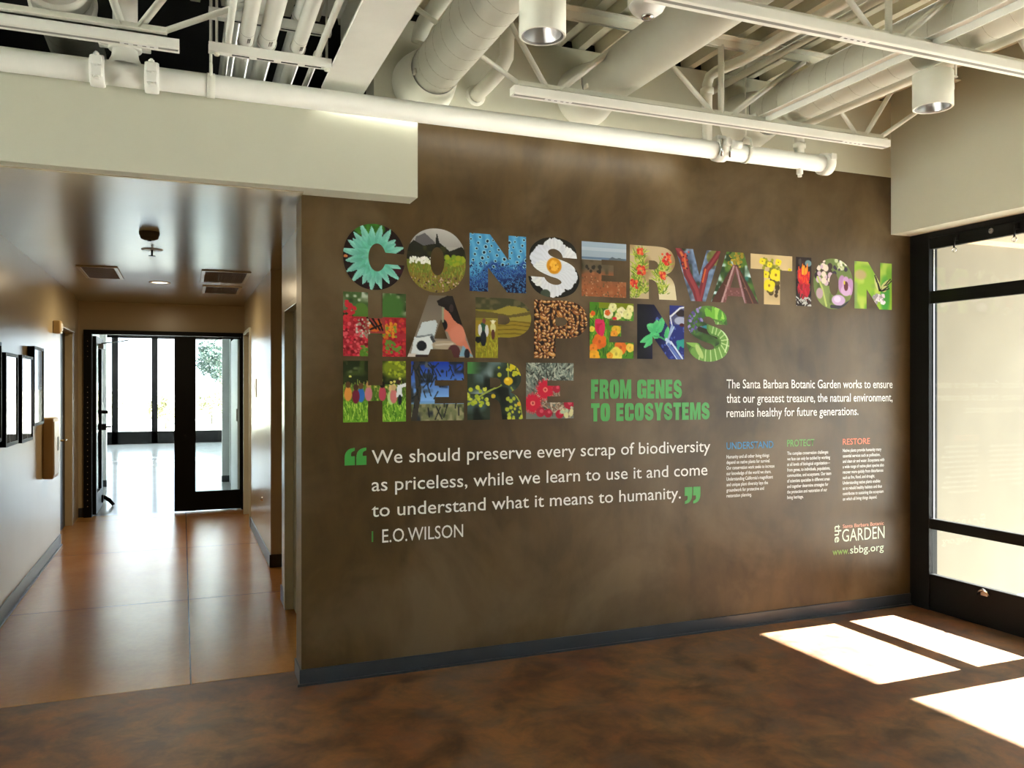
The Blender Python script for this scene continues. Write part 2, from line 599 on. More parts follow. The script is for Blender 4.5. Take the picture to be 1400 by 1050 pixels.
win = MB()
win.box(XI - 0.01, XO + 0.03, -0.16, 0.0, 0.0, 2.605)        # corner post
win.box(XI, XO, -4.76, -0.16, 2.49, 2.605)                    # head
win.box(XI - 0.012, XI, -4.76, -0.16, 2.565, 2.605)           # head drip
for (a, b) in ((-1.31, -1.10), (-2.46, -2.25), (-3.61, -3.40), (-4.76, -4.55)):
    win.box(XI, XO, a, b, 0.0, 2.49)
w1 = win.build('window_1', 'black', bevel=0.003)
struct(w1, 'black aluminium window wall on the right with full-height glazing', 'window')
bays = [(-1.10, -0.16, 1), (-2.25, -1.31, 0), (-3.40, -2.46, 1), (-4.55, -3.61, 1)]
for (a, b, mid) in bays:
    rail('transom_bar', a, b, 2.115, 2.20, w1)
    rail('bottom_rail', a, b, 0.0, 0.25, w1)
    pane(a, b, 2.20, 2.49, w1)
    if mid:
        rail('middle_rail', a, b, 0.56, 0.632, w1)
        pane(a, b, 0.25, 0.56, w1)
        pane(a, b, 0.632, 2.115, w1)
    else:
        pane(a, b, 0.25, 2.115, w1)
# pale gasket line down the first jamb
box('gasket', 'chrome', XO - 0.012, XO - 0.004, -0.166, -0.16, 0.632, 2.115, w1)
box('gasket', 'chrome', XO - 0.012, XO - 0.004, -0.166, -0.16, 2.20, 2.49, w1)

# latch lying on the bottom rail
lt = thing('window_latch', (4.79, -0.575, 0.215), 'small bright metal latch on the black bottom rail of the right window', 'latch')
m = MB()
m.rings([(4.783, -0.525, 0.197), (4.776, -0.548, 0.222), (4.774, -0.575, 0.236), (4.778, -0.598, 0.226), (4.785, -0.612, 0.205)], [0.005, 0.008, 0.010, 0.008, 0.005], 10)
m.build('lever', 'chrome', lt)
box('base_plate', 'chrome', 4.785, 4.79, -0.60, -0.55, 0.196, 0.222, lt, 0.001)


def hook(y, lab):
    h = thing('ring_hook', (4.78, y, 2.53), lab, 'hook', 'ring hooks on the window head')
    box('mount', 'black', 4.768, 4.79, y - 0.012, y + 0.012, 2.515, 2.555, h, 0.002)
    MB().rings([(4.765, y, 2.535), (4.755, y, 2.50), (4.755, y, 2.465)], 0.006, 10).build('shank', 'black', h)
    r = MB()
    r.rings([(4.755, y + 0.014 * math.cos(a), 2.451 + 0.014 * math.sin(a)) for a in [2 * PI * i / 20 for i in range(21)]], 0.0035, 8, cap=False)
    r.build('ring', 'chrome', h)


hook(-0.38, 'small black ring hook on the window head nearest the brown wall')
hook(-0.805, 'small black ring hook on the window head at the right edge of the photo')
ss = thing('screw_boss', (4.78, -0.62, 2.535), 'small dark screw boss on the window head between the two ring hooks', 'screw')
MB().lathe((4.79, -0.62, 2.537), [(0.0, -0.010), (0.010, -0.010), (0.015, -0.004), (0.018, 0.0), (0.0, 0.0)], 16, 'x').build('cap', 'ringgrey', ss)
box('slot', 'black', 4.7785, 4.7795, -0.628, -0.612, 2.5355, 2.5385, ss)

wl = MB()  # side window out of view, added to light the right soffit
for y in np.linspace(-4.0, -0.5, 4):
    wl.box(-5.60, -5.52, y - 0.05, y + 0.05, 0.3, 2.9)
wl.box(-5.60, -5.52, -4.0, -0.5, 0.3, 0.38)
wl.box(-5.60, -5.52, -4.0, -0.5, 2.82, 2.9)
w4 = wl.build('window_fill_left', 'black')
struct(w4, 'unseen black framed side glazing on the left, added to light the soffit', 'window')
box('pane', 'glass', -5.563, -5.557, -4.0, -0.5, 0.38, 2.82, w4)

# outdoors on the right
struct(box('wall_outside', 'stucco', 4.84, 9.0, 0.0, 0.2, -0.1, 2.62), 'tan stucco wall outside the right window', 'wall')
struct(box('wall_outside_upper', 'stucco', 6.95, 9.0, 0.02, 0.2, 2.62, 3.8))
struct(box('ceiling_porch', 'porch', 4.92, 6.90, -9.3, 0.0, 2.62, 2.75), 'porch ceiling outside the right window', 'ceiling')
struct(box('trim_3', 'trimwood', 4.92, 6.90, -0.03, 0.0, 2.59, 2.62), 'peach trim where the stucco wall meets the porch ceiling', 'trim')
struct(box('patio', 'patio', 4.92, 30.0, -20.0, 20.0, -0.2, -0.03), 'pale concrete patio outside', 'ground')

# unseen ground and wall on the left, added to bounce sunlight indoors
struct(box('ground_bounce_left', 'patio', -30.0, -5.62, -20.0, 6.0, -0.2, -0.03), 'unseen pale ground beyond the left glazing, added to bounce light', 'ground')
struct(box('wall_bounce_left', 'court', -14.3, -14.0, -16.0, 4.0, -0.03, 4.5), 'unseen sunlit wall beyond the left glazing, added to brighten the soffit', 'wall')

# ================================================================== HALLWAY DOORS
fm = MB()
fm.box(-1.072, -0.985, 6.44, 6.56, 0.0, 2.205)
fm.box(0.685, 0.737, 6.44, 6.56, 0.0, 2.205)
fm.box(-0.985, 0.685, 6.44, 6.56, 2.155, 2.205)
d1 = fm.build('door_1', 'black', bevel=0.003)
struct(d1, 'black aluminium frame of the glass double door at the hallway end', 'door frame')
for z in [2.07, 2.01, 1.95, 1.89, 1.53, 1.47, 1.41, 1.35, 1.29, 1.23, 1.17, 1.11, 1.05, 0.99, 0.92, 0.86, 0.79, 0.72, 0.66, 0.60, 0.53, 0.46, 0.39, 0.33, 0.27, 0.20, 0.13]:
    MB().lathe((-1.028, 6.44, z), [(0.0, -0.004), (0.0045, -0.003), (0.0065, 0.0), (0.0, 0.0)], 10, 'y').build('screw', 'chrome', d1)

# closed right leaf
dl = thing('door_leaf', (0.3, 6.5, 0.0), 'closed black framed glass door leaf at the hallway end, right of the open one', 'door')
lf = MB()
lf.box(-0.088, 0.150, 6.475, 6.52, 0.012, 2.15)
lf.box(0.672, 0.684, 6.475, 6.52, 0.012, 2.15)
lf.box(0.150, 0.672, 6.475, 6.52, 0.012, 0.245)
lf.box(0.150, 0.672, 6.475, 6.52, 2.13, 2.15)
lf.build('leaf_frame', 'black', dl, 0.003)
box('pane', 'glass', 0.150, 0.672, 6.494, 6.50, 0.245, 2.13, dl)

# open left leaf, swung into the corridor
do = thing('door_leaf', (-0.97, 6.56, 0.0), 'open black framed glass door leaf swung back at the left of the hallway end', 'door')
lo = MB()
x0, x1 = -0.99, -0.948
lo.box(x0, x1, 6.57, 6.66, 0.012, 2.14)
lo.box(x0, x1, 7.27, 7.46, 0.012, 2.14)
lo.box(x0, x1, 6.66, 7.27, 0.012, 0.25)
lo.box(x0, x1, 6.66, 7.27, 2.05, 2.14)
lo.build('leaf_frame', 'black', do, 0.003)
box('pane', 'glass', -0.972, -0.966, 6.66, 7.27, 0.25, 2.05, do)
hb = MB()
hb.box(-0.948, -0.90, 7.30, 7.38, 0.98, 1.06)
hb.rings([(-0.905, 7.34, 1.02), (-0.86, 7.34, 1.02), (-0.855, 7.36, 1.02), (-0.855, 7.44, 1.02)], 0.012, 10)
hb.build('handle', 'black', do)
box('bolt_housing', 'black', -0.948, -0.88, 7.30, 7.40, 1.19, 1.23, do, 0.004)
cl = MB()
cl.box(-0.948, -0.89, 6.80, 7.06, 2.00, 2.06)
cl.build('closer_body', 'ringgrey', do, 0.004)
MB().rings([(-0.92, 6.86, 2.065), (-0.70, 6.80, 2.09), (-0.60, 6.60, 2.10)], 0.008, 8).build('closer_arm', 'chrome', do)
st = MB()
st.box(-0.948, -0.93, 7.28, 7.44, 0.06, 0.16)
st.rings([(-0.935, 7.36, 0.13), (-0.87, 7.38, 0.08), (-0.82, 7.40, 0.012)], [0.022, 0.026, 0.020], 12)
st.build('door_stop', 'black', do, 0.002)

# dark side door, left
dd = struct(box('door_2', 'darkdoor', -1.245, -1.20, 4.71, 5.90, 0.0, 2.13), 'dark door in the left hallway wall', 'door')
fr = MB()
fr.box(-1.25, -1.10, 4.68, 4.71, 0.0, 2.17)
fr.box(-1.25, -1.125, 5.90, 5.93, 0.0, 2.17)
fr.box(-1.25, -1.10, 4.71, 5.90, 2.13, 2.17)
fr.build('door_casing', 'hallwall', dd, 0.003)
lv = MB()
lv.rings([(-1.20, 4.94, 1.0), (-1.11, 4.94, 1.0), (-1.09, 4.96, 1.0), (-1.09, 5.06, 1.0)], 0.010, 10)
lv.build('lever', 'brass', dd)
rose = MB().lathe((-1.20, 4.94, 1.0), [(0.0, 0.012), (0.028, 0.010), (0.03, 0.0)], 20, 'x').build('rose', 'brass', dd)

# near side door, right (seen edge on beside the brown wall)
d3 = struct(box('door_3', 'doorolive', 0.715, 0.76, 0.24, 1.50, 0.01, 2.06), 'olive grey side door seen edge on beside the brown wall', 'door')
f3 = MB()
f3.box(0.655, 0.80, 1.50, 1.56, 0.0, 2.10)
f3.box(0.655, 0.80, 0.232, 0.26, 0.0, 2.10)
f3.box(0.655, 0.80, 0.26, 1.50, 2.06, 2.10)
f3.build('door_casing', 'hallwall', d3, 0.003)

# far side door, right
d4 = struct(box('door_4', 'hallwall', 0.76, 0.80, 5.16, 6.02, 0.0, 2.15), 'tan side door beside the glass double door on the right', 'door')
f4 = MB()
f4.box(0.685, 0.84, 5.10, 5.16, 0.0, 2.19)
f4.box(0.685, 0.84, 6.02, 6.08, 0.0, 2.19)
f4.box(0.685, 0.84, 5.16, 6.02, 2.15, 2.19)
f4.build('door_casing', 'cream', d4, 0.003)

# side door beyond the glass, on the corridor wall
d5 = struct(box('door_5', 'farwhite', 0.672, 0.71, 6.95, 8.50, 0.0, 2.2), 'pale side door in the corridor past the glass doors', 'door')
box('door_casing', 'darkdoor', 0.668, 0.71, 8.50, 8.60, 0.0, 2.25, d5, 0.002)
box('lock_plate', 'ringgrey', 0.660, 0.672, 6.98, 7.10, 1.08, 1.24, d5, 0.002)

# far glazing
fw = MB()
for x in (-4.5, -3.55, -2.6, -1.635, -0.68, 0.27, 1.22, 2.17, 3.12, 4.07):
    fw.box(x - 0.075, x + 0.075, 19.5, 19.58, 0.0, 3.1)
fw.box(-5.0, 5.0, 19.5, 19.58, 0.0, 0.33)
fw.box(-5.0, 5.0, 19.5, 19.58, 2.80, 2.92)
for y in (10.2, 12.5, 14.8, 17.1):  # unseen side glazing, added so sun brightens the far room
    fw.box(5.0, 5.08, y - 0.05, y + 0.05, 0.0, 2.92)
fw.box(5.0, 5.08, 9.9, 19.5, 0.0, 0.12)
w3 = fw.build('window_3', 'black')
struct(w3, 'black framed window wall at the end of the far room, with added side glazing', 'window')
box('pane', 'glass', -5.0, 5.0, 19.538, 19.544, 0.33, 3.1, w3)
box('pane', 'glass', 5.037, 5.043, 9.9, 19.5, 0.12, 2.92, w3)

# outdoors beyond
g = MB()
n = 30
gv = {}
random.seed(4)
for i in range(n + 1):
    for j in range(n + 1):
        x = -40 + 80 * i / n
        y = 19.6 + 70 * j / n
        z = -0.25 + max(0, (y - 26)) * 0.02 + 0.15 * math.sin(x * 0.7) * math.sin(y * 0.5)
        gv[i, j] = g.bm.verts.new((x, y, z))
for i in range(n):
    for j in range(n):
        g.bm.faces.new((gv[i, j], gv[i + 1, j], gv[i + 1, j + 1], gv[i, j + 1]))
struct(g.build('hillside', 'earth'), 'dry sunlit ground beyond the far windows', 'ground')


def foliage(name, parent, c, r, nleaf, size, mat, seed, flat=0.8):
    rnd = random.Random(seed)
    m = MB()
    blobs = [(Vector((rnd.uniform(-.6, .6) * r, rnd.uniform(-.6, .6) * r, rnd.uniform(-.45, .45) * r * flat)), r * rnd.uniform(.3, .5)) for _ in range(9)]
    for _ in range(nleaf):
        b, br = rnd.choice(blobs)
        d = Vector((rnd.gauss(0, 1), rnd.gauss(0, 1), rnd.gauss(0, 1))).normalized() * br * rnd.uniform(0.55, 1.0)
        p = Vector(c) + b + d
        u = Vector((rnd.gauss(0, 1), rnd.gauss(0, 1), rnd.gauss(0, 1))).normalized()
        w = u.orthogonal().normalized()
        s = size * rnd.uniform(.6, 1.3)
        m.bm.faces.new([m.bm.verts.new(q) for q in (p - u * s, p + w * s * .45, p + u * s, p - w * s * .45)])
    me = bpy.data.meshes.new(name)
    m.bm.to_mesh(me)
    m.bm.free()
    me.materials.append(M[mat])
    o = bpy.data.objects.new(name, me)
    COL.objects.link(o)
    o.parent = parent
    o.matrix_parent_inverse = Matrix.Translation(-parent.location)
    return o


tr = thing('tree', (2.6, 38.0, 0.0), 'pale grey-green spreading tree seen through the far right pane', 'tree')
MB().rings([(2.6, 38, -0.1), (2.4, 38, 0.9), (1.9, 38, 1.6), (1.2, 38, 2.2)], [0.16, 0.13, 0.09, 0.04], 10).build('trunk', 'bark', tr)
MB().rings([(2.35, 38, 1.0), (2.5, 38, 1.9), (2.6, 38, 2.8)], [0.10, 0.07, 0.03], 8).build('branch', 'bark', tr)
MB().rings([(1.9, 38, 1.6), (1.6, 38, 2.4), (1.8, 38, 3.2)], [0.07, 0.05, 0.02], 8).build('branch', 'bark', tr)
foliage('crown', tr, (1.75, 38, 2.75), 1.6, 2600, 0.12, 'leaf', 3, 0.75)
for i, (x, y, r, lab) in enumerate([(-3.0, 33, 1.0, 'low dry shrub outside the far window left of the middle mullion'), (-0.6, 31, 0.8, 'low dry shrub outside the far window near the middle mullion'), (1.2, 34, 0.9, 'low dry shrub outside, below the tree')]):
    sh = thing('shrub', (x, y, 0), lab, 'shrub', 'shrubs beyond the far windows')
    foliage('foliage', sh, (x, y, 0.45 + r * .3), r, 700, 0.10, 'shrub', 20 + i, 0.8)
    MB().rings([(x, y, -0.2), (x + .05, y, 0.6)], [0.05, 0.02], 8).build('stem', 'bark', sh)

# ================================================================== HALLWAY THINGS
def picture(y0, y1, z0, z1, lab):
    p = thing('framed_picture', (-1.1, (y0 + y1) / 2, z0), lab, 'picture', 'framed pictures on the hallway wall')
    xw, xf = -1.1, -1.052
    f = MB()
    t = 0.022
    f.box(xw, xf, y0, y0 + t, z0, z1)
    f.box(xw, xf, y1 - t, y1, z0, z1)
    f.box(xw, xf, y0 + t, y1 - t, z0, z0 + t)
    f.box(xw, xf, y0 + t, y1 - t, z1 - t, z1)
    f.build('frame', 'black', p, 0.002)
    box('print', 'picture', xw + 0.004, xf - 0.006, y0 + t, y1 - t, z0 + t, z1 - t, p)


picture(1.22, 1.65, 1.20, 1.82, 'black framed picture on the left hallway wall, cut by the photo edge')
picture(1.78, 2.21, 1.15, 1.763, 'black framed picture on the left hallway wall, second from the camera')
picture(2.35, 2.82, 1.14, 1.767, 'black framed picture on the left hallway wall, third from the camera')
picture(2.88, 3.35, 1.237, 1.852, 'black framed picture on the left hallway wall, hung highest and farthest from the camera')

ds = thing('wall_cabinet', (-1.1, 3.77, 0.75), 'beige shallow cabinet mounted on the left hallway wall before the dark door', 'cabinet')
box('body', 'beige', -1.1, -1.018, 3.61, 3.93, 0.75, 1.27, ds, 0.012)
box('face_panel', 'plastic', -1.018, -1.012, 3.63, 3.91, 0.78, 1.24, ds, 0.003)
box('dark_slot', 'greydark', -1.012, -1.009, 3.80, 3.89, 0.98, 1.10, ds, 0.002)
al = thing('alarm_horn', (-1.1, 4.4, 2.05), 'small beige alarm horn high on the left hallway wall', 'alarm')
box('body', 'beige', -1.1, -1.035, 4.20, 4.33, 2.03, 2.15, al, 0.012)
MB().lathe((-1.035, 4.265, 2.09), [(0.0, 0.004), (0.03, 0.010), (0.04, 0.0)], 18, 'x').build('grille', 'plastic', al)

sw = thing('light_switch', (0.70, 4.5, 1.43), 'white switch plate on the right hallway wall', 'light switch')
box('plate', 'plastic', 0.693, 0.70, 4.33, 4.66, 1.43, 1.62, sw, 0.002)
box('rocker', 'plastic', 0.690, 0.693, 4.45, 4.54, 1.48, 1.57, sw, 0.001)
bu = thing('wall_bumper', (0.70, 3.67, 0.487), 'tiny round door bumper low on the right hallway wall', 'door bumper')
MB().lathe((0.70, 3.67, 0.487), [(0.0, -0.022), (0.014, -0.018), (0.02, -0.006), (0.022, 0.0)], 16, 'x').build('cap', 'chrome', bu)

# ceiling items in the hallway (ceiling at z = 2.54)
HC = 2.54
sd = thing('smoke_detector', (-0.196, 1.45, HC), 'brown domed smoke detector on the hallway ceiling', 'smoke detector')
MB().lathe((-0.196, 1.45, HC), [(0.062, 0.0), (0.062, -0.018), (0.058, -0.022), (0.052, -0.042), (0.030, -0.052), (0.0, -0.053)], 28).build('body', 'vent', sd)
MB().lathe((-0.196, 1.45, HC - 0.052), [(0.012, 0.002), (0.012, -0.006), (0.0, -0.007)], 14).build('lens', 'black', sd)
spk = thing('ceiling_sprinkler', (-0.203, 2.18, HC), 'pendent sprinkler head with white ring on the hallway ceiling', 'sprinkler')
MB().lathe((-0.203, 2.18, HC), [(0.075, 0.0), (0.07, -0.005), (0.03, -0.008), (0.02, -0.004), (0.0, -0.004)], 28).build('escutcheon', 'plastic', spk)
MB().cyl((-0.203, 2.18, HC - 0.045), (-0.203, 2.18, HC - 0.004), 0.007, 12).build('stem', 'black', spk)
MB().lathe((-0.203, 2.18, HC - 0.046), [(0.0, 0.0), (0.024, 0.0), (0.024, -0.003), (0.0, -0.003)], 20).build('deflector', 'black', spk)
rl = thing('recessed_downlight', (-0.2, 4.23, HC), 'small round recessed downlight in the far hallway ceiling', 'downlight')
MB().lathe((-0.2, 4.23, HC), [(0.095, 0.0), (0.095, -0.006), (0.075, -0.006), (0.072, 0.0)], 28).build('trim_ring', 'plastic', rl)
ke = NT('lit_lens')
ke.b.inputs['Emission Color'].default_value = (1.0, 0.86, 0.62, 1)
ke.b.inputs['Emission Strength'].default_value = 1.2
M['lens'] = ke.m
MB().lathe((-0.2, 4.23, HC - 0.002), [(0.072, 0.0), (0.0, 0.0)], 28).build('lens', 'lens', rl)
ld = bpy.data.lights.new('downlight_lamp', 'AREA')
ld.shape = 'DISK'
ld.size = 0.12
ld.energy = 8.0
ld.color = (1.0, 0.80, 0.52)
lo_ = bpy.data.objects.new('downlight_lamp', ld)
lo_.location = (-0.2, 4.23, HC - 0.012)
COL.objects.link(lo_)
lo_.parent = rl
lo_.matrix_parent_inverse = Matrix.Translation(-rl.location)


def ceil_vent(x0, x1, y0, y1, lab):
    v = thing('ceiling_vent', ((x0 + x1) / 2, (y0 + y1) / 2, HC), lab, 'vent', 'brown vents in the hallway ceiling')
    f = MB()
    t = 0.03
    f.box(x0, x1, y0, y0 + t, HC - 0.012, HC)
    f.box(x0, x1, y1 - t, y1, HC - 0.012, HC)
    f.box(x0, x0 + t, y0 + t, y1 - t, HC - 0.012, HC)
    f.box(x1 - t, x1, y0 + t, y1 - t, HC - 0.012, HC)
    f.build('frame', 'hallwall', v, 0.002)
    b = MB()
    k = 20
    for i in range(k):
        xx = x0 + t + (x1 - x0 - 2 * t) * (i + 0.5) / k
        b.box(xx - 0.005, xx + 0.005, y0 + t, y1 - t, HC - 0.010, HC - 0.002)
    b.build('grille', 'vent', v)
    box('backing', 'vent', x0 + t, x1 - t, y0 + t, y1 - t, HC - 0.002, HC - 0.0005, v)


ceil_vent(-0.81, -0.50, 3.24, 4.05, 'square brown vent on the left of the hallway ceiling')
ceil_vent(0.157, 0.56, 3.15, 3.97, 'square brown vent on the right of the hallway ceiling, the nearer one')
ceil_vent(0.19, 0.56, 4.30, 4.98, 'square brown vent on the right of the hallway ceiling, the farther one')

# ================================================================== CEILING SERVICES
def helix(x, z, r, y0, y1, pitch, seg=28):
    n = int((y1 - y0) / pitch * seg)
    return [(x + r * math.cos(2 * PI * i / seg), y0 + (y1 - y0) * i / n, z + r * math.sin(2 * PI * i / seg)) for i in range(n + 1)]


def duct(x, z, r, y0, y1, lab, spiral=True, collar=True):
    """Round duct along Y; y1 is the wall end."""
    d = thing('spiral_duct', (x, y1, z), lab, 'duct', 'round ducts in the ceiling')
    MB().cyl((x, y0, z), (x, y1, z), r, 48).build('duct_body', 'steel', d)
    if spiral:
        MB().rings(helix(x, z, r, y0, y1 - 0.22, 0.13), 0.0011, 5).build('spiral_seam', 'seam', d)
    if collar:
        c = MB()
        c.lathe((x, 0, z), [(r + 0.001, y1 - 0.24), (r + 0.005, y1 - 0.235), (r + 0.014, y1 - 0.20), (r + 0.03, y1 - 0.12), (r + 0.045, y1 - 0.04), (r + 0.048, y1)], 48, 'y')
        c.build('wall_collar', 'steel', d)
        MB().lathe((x, 0, z), [(r + 0.0035, y1 - 0.243), (r + 0.0035, y1 - 0.236)], 48, 'y').build('collar_joint', 'ink', d)
        a = math.radians(200)
        lx, lz = x + (r + 0.004) * math.cos(a), z + (r + 0.004) * math.sin(a)
        box('latch', 'steel', lx - 0.006, lx + 0.006, y1 - 0.30, y1 - 0.26, lz - 0.012, lz + 0.012, d, 0.002)
    return d


duct(1.22, 3.19, 0.125, -9.0, 0.0, 'cream spiral duct nearest the steel beam, left of the two cylinder lights')
duct(2.20, 3.25, 0.130, -9.0, 0.0, 'cream round duct in the middle, passing just behind the white dome sensor', spiral=False)
duct(3.345, 3.23, 0.135, -9.0, 0.0, 'cream round duct on the right, beside the long bridging angle')
# duct in the dark plenum on the left, with banded fittings
d = duct(-0.51, 3.32, 0.130, -9.0, 1.6, 'cream round duct with banded fittings over the left end of the bulkhead', spiral=True, collar=False)
for y, w in ((-0.78, 0.02), (-0.55, 0.03), (-0.30, 0.03), (-0.05, 0.03)):
    MB().lathe((-0.51, y, 3.32), [(0.131, -w), (0.142, -w * 0.7), (0.145, 0), (0.142, w * 0.7), (0.131, w)], 48, 'y').build('band', 'steel', d)
box('draw_latch', 'greydark', -0.53, -0.46, -0.70, -0.66, 3.168, 3.192, d, 0.002)
MB().rings([(-0.47, -0.68, 3.18), (-0.47, -0.68, 3.13), (-0.46, -0.66, 3.09)], 0.009, 8).build('latch_bolt', 'plastic', d)


def bar(p0, p1, w):
    return MB().rings([p0, p1], w, 4)


def truss(yc, x0, x1, nodes, posts, apexes, lab, rod_l=None, rod_r=None):
    """Bar joist along X: paired bottom and top angles, zig-zag webs, end rods."""
    zb, zt = 3.055, 3.46
    t = thing('roof_truss', ((x0 + x1) / 2, yc, zb), lab, 'truss', 'open web steel roof trusses')
    b = MB()
    for s in (-1, 1):
        b.box(x0, x1, yc + s * 0.008, yc + s * 0.045, zb, zb + 0.006)
        b.box(x0, x1, yc + s * 0.008, yc + s * 0.013, zb, zb + 0.035)
    b.build('bottom_chord', 'steel', t)
    tx0 = rod_l if rod_l is not None else x0
    tx1 = rod_r if rod_r is not None else x1
    c = MB()
    for s in (-1, 1):
        c.box(tx0, tx1, yc + s * 0.008, yc + s * 0.06, DECK - 0.05, DECK - 0.043)
        c.box(tx0, tx1, yc + s * 0.008, yc + s * 0.014, DECK - 0.09, DECK - 0.043)
    c.build('top_chord', 'steel', t)
    for (na, nb) in apexes:
        bar((na, yc, zb + 0.012), (nb, yc, zt), 0.017).build('web', 'steel', t)
    for xp in posts:
        bar((xp, yc, zb + 0.012), (xp, yc, zt), 0.021).build('post', 'steel', t)
    if rod_l is not None:
        bar((x0 + 0.03, yc, zb + 0.012), (rod_l, yc, 3.47), 0.014).build('end_rod', 'steel', t)
    if rod_r is not None:
        bar((x1 - 0.03, yc, zb + 0.012), (rod_r, yc, 3.47), 0.014).build('end_rod', 'steel', t)
    return t


AP = [(1.74, 1.48), (1.80, 2.27), (2.76, 2.30), (2.86, 3.40), (3.80, 3.42), (3.86, 4.14)]
truss(-0.50, 1.57, 4.0, None, [2.81], AP, 'cream open web truss on the right, above the track nearest the brown wall', 0.86, 4.60)
truss(-1.63, 1.57, 4.0, None, [2.86], [(1.74, 1.48), (1.80, 2.27), (2.78, 2.34), (2.92, 3.42), (3.80, 3.44), (3.86, 4.14)], 'cream open web truss on the right, above the track nearest the camera', 0.86, 4.60)
truss(-0.50, -4.6, -0.06, None, [-2.3], [(-0.235, -0.36), (-0.175, 0.08), (-1.22, -0.70), (-1.28, -1.75), (-2.25, -1.8)], 'cream open web truss on the left, above the bulkhead', None, 0.67)


def track(x0, x1, yc, lab, fs):
    z0 = 3.0
    t = thing('light_track', ((x0 + x1) / 2, yc, z0), lab, 'track', 'white lighting tracks')
    h = MB()
    w = 0.032
    # downward-open channel
    h.box(x0, x1, yc - w, yc - w + 0.005, z0, z0 + 0.040)
    h.box(x0, x1, yc + w - 0.005, yc + w, z0, z0 + 0.040)
    h.box(x0, x1, yc - w + 0.005, yc + w - 0.005, z0 + 0.036, z0 + 0.040)
    h.box(x0, x1, yc - w + 0.005, yc - 0.010, z0, z0 + 0.004)
    h.box(x0, x1, yc + 0.010, yc + w - 0.005, z0, z0 + 0.004)
    h.build('channel', 'white', t, 0.001)
    box('slot', 'greydark', x0 + 0.01, x1 - 0.01, yc - 0.010, yc + 0.010, z0 + 0.0004, z0 + 0.004, t)
    for xf in fs:
        box('feed_plate', 'plastic', xf - 0.075, xf + 0.075, yc - 0.010, yc + 0.010, z0 - 0.001, z0 + 0.004, t, 0.001)
        for dx in (-0.05, -0.015, 0.02, 0.05):
            box('stamp_mark', 'ink', xf + dx - 0.008, xf + dx + 0.008, yc - 0.004, yc + 0.003, z0 - 0.0015, z0 - 0.0009, t)
    for xe in (x0 - 0.004, x1 - 0.001):
        box('end_cap', 'white', xe, xe + 0.005, yc - w, yc + w, z0, z0 + 0.04, t, 0.001)
    for xm in (x0 + 0.25, x1 - 0.25):
        MB().cyl((xm, yc, z0 + 0.04), (xm, yc, z0 + 0.056), 0.012, 12).build('mounting_stud', 'steel', t)
    return t


track(1.53, 3.985, -0.545, 'white lighting track on the right, nearest the brown wall', (1.78, 3.72))
track(1.62, 4.05, -1.68, 'white lighting track on the right, nearest the camera', (2.62,))
track(-2.45, -0.015, -0.50, 'white lighting track on the left over the bulkhead', (-0.17,))


def cylinder_light(x, y, xr, lab):
    z = 2.88
    r = 0.09
    t = thing('cylinder_light', (x, y, z), lab, 'light', 'cylinder downlights')
    MB().lathe((x, y, z), [(r - 0.003, 0.0), (r, 0.003), (r, 0.164), (r - 0.004, 0.168), (0.0, 0.168)], 48).build('housing', 'steel', t)
    MB().lathe((x, y, z), [(r - 0.003, 0.0), (r - 0.010, 0.001)], 48).build('rim', 'steel', t)
    MB().lathe((x, y, z), [(r - 0.010, 0.001), (r - 0.018, 0.006)], 48).build('trim_ring', 'ringgrey', t)
    MB().lathe((x, y, z), [(r - 0.018, 0.006), (r - 0.028, 0.05), (r - 0.042, 0.10), (0.0, 0.105)], 48).build('reflector', 'reflector', t)
    q = MB()
    q.box(x, xr + 0.008, y - 0.008, y + 0.008, z + 0.168, z + 0.174)
    q.cyl((xr, y, z + 0.168), (xr, y, DECK), 0.006, 10)
    q.build('stem', 'steel', t)
    return t


cylinder_light(1.275, -1.48, 1.356, 'cream cylinder downlight hanging beside the left spiral duct')
cylinder_light(3.342, -1.44, 3.492, 'cream cylinder downlight hanging near the right soffit')

# occupancy sensor under a junction box
oc = thing('ceiling_sensor', (1.79, -1.40, 3.10), 'white dome ceiling sensor hanging between the track and the middle duct', 'sensor')
box('junction_box', 'steel', 1.725, 1.845, -1.46, -1.34, 3.125, 3.21, oc, 0.004)
MB().cyl((1.785, -1.40, 3.21), (1.785, -1.40, DECK), 0.012, 12).build('stem', 'steel', oc)
MB().lathe((1.785, -1.40, 3.125), [(0.0, 0.0), (0.074, 0.0), (0.076, -0.008), (0.066, -0.026), (0.045, -0.042), (0.028, -0.048), (0.0, -0.048)], 36).build('dome', 'plastic', oc)
MB().lathe((1.785, -1.40, 3.077), [(0.026, 0.002), (0.026, -0.008), (0.020, -0.012), (0.0, -0.013)], 24).build('lens', 'chrome', oc)
for a in (0.3, 1.4, 2.6, 3.8, 5.0):
    xx, yy = 1.785 + 0.062 * math.cos(a), -1.40 + 0.055 * math.sin(a)
    box('screw', 'black', xx - 0.004, xx + 0.004, yy - 0.004, yy + 0.004, 3.121, 3.1275, oc)

# sprinkler main along the wall
PY, PZ, PR = -0.24, 2.957, 0.052
mp = thing('sprinkler_main', (1.0, PY, PZ), 'thick cream sprinkler main pipe running across the top of the bulkhead and brown wall', 'pipe')
MB().cyl((-5.4, PY, PZ), (3.79, PY, PZ), PR, 32).build('pipe', 'white', mp)


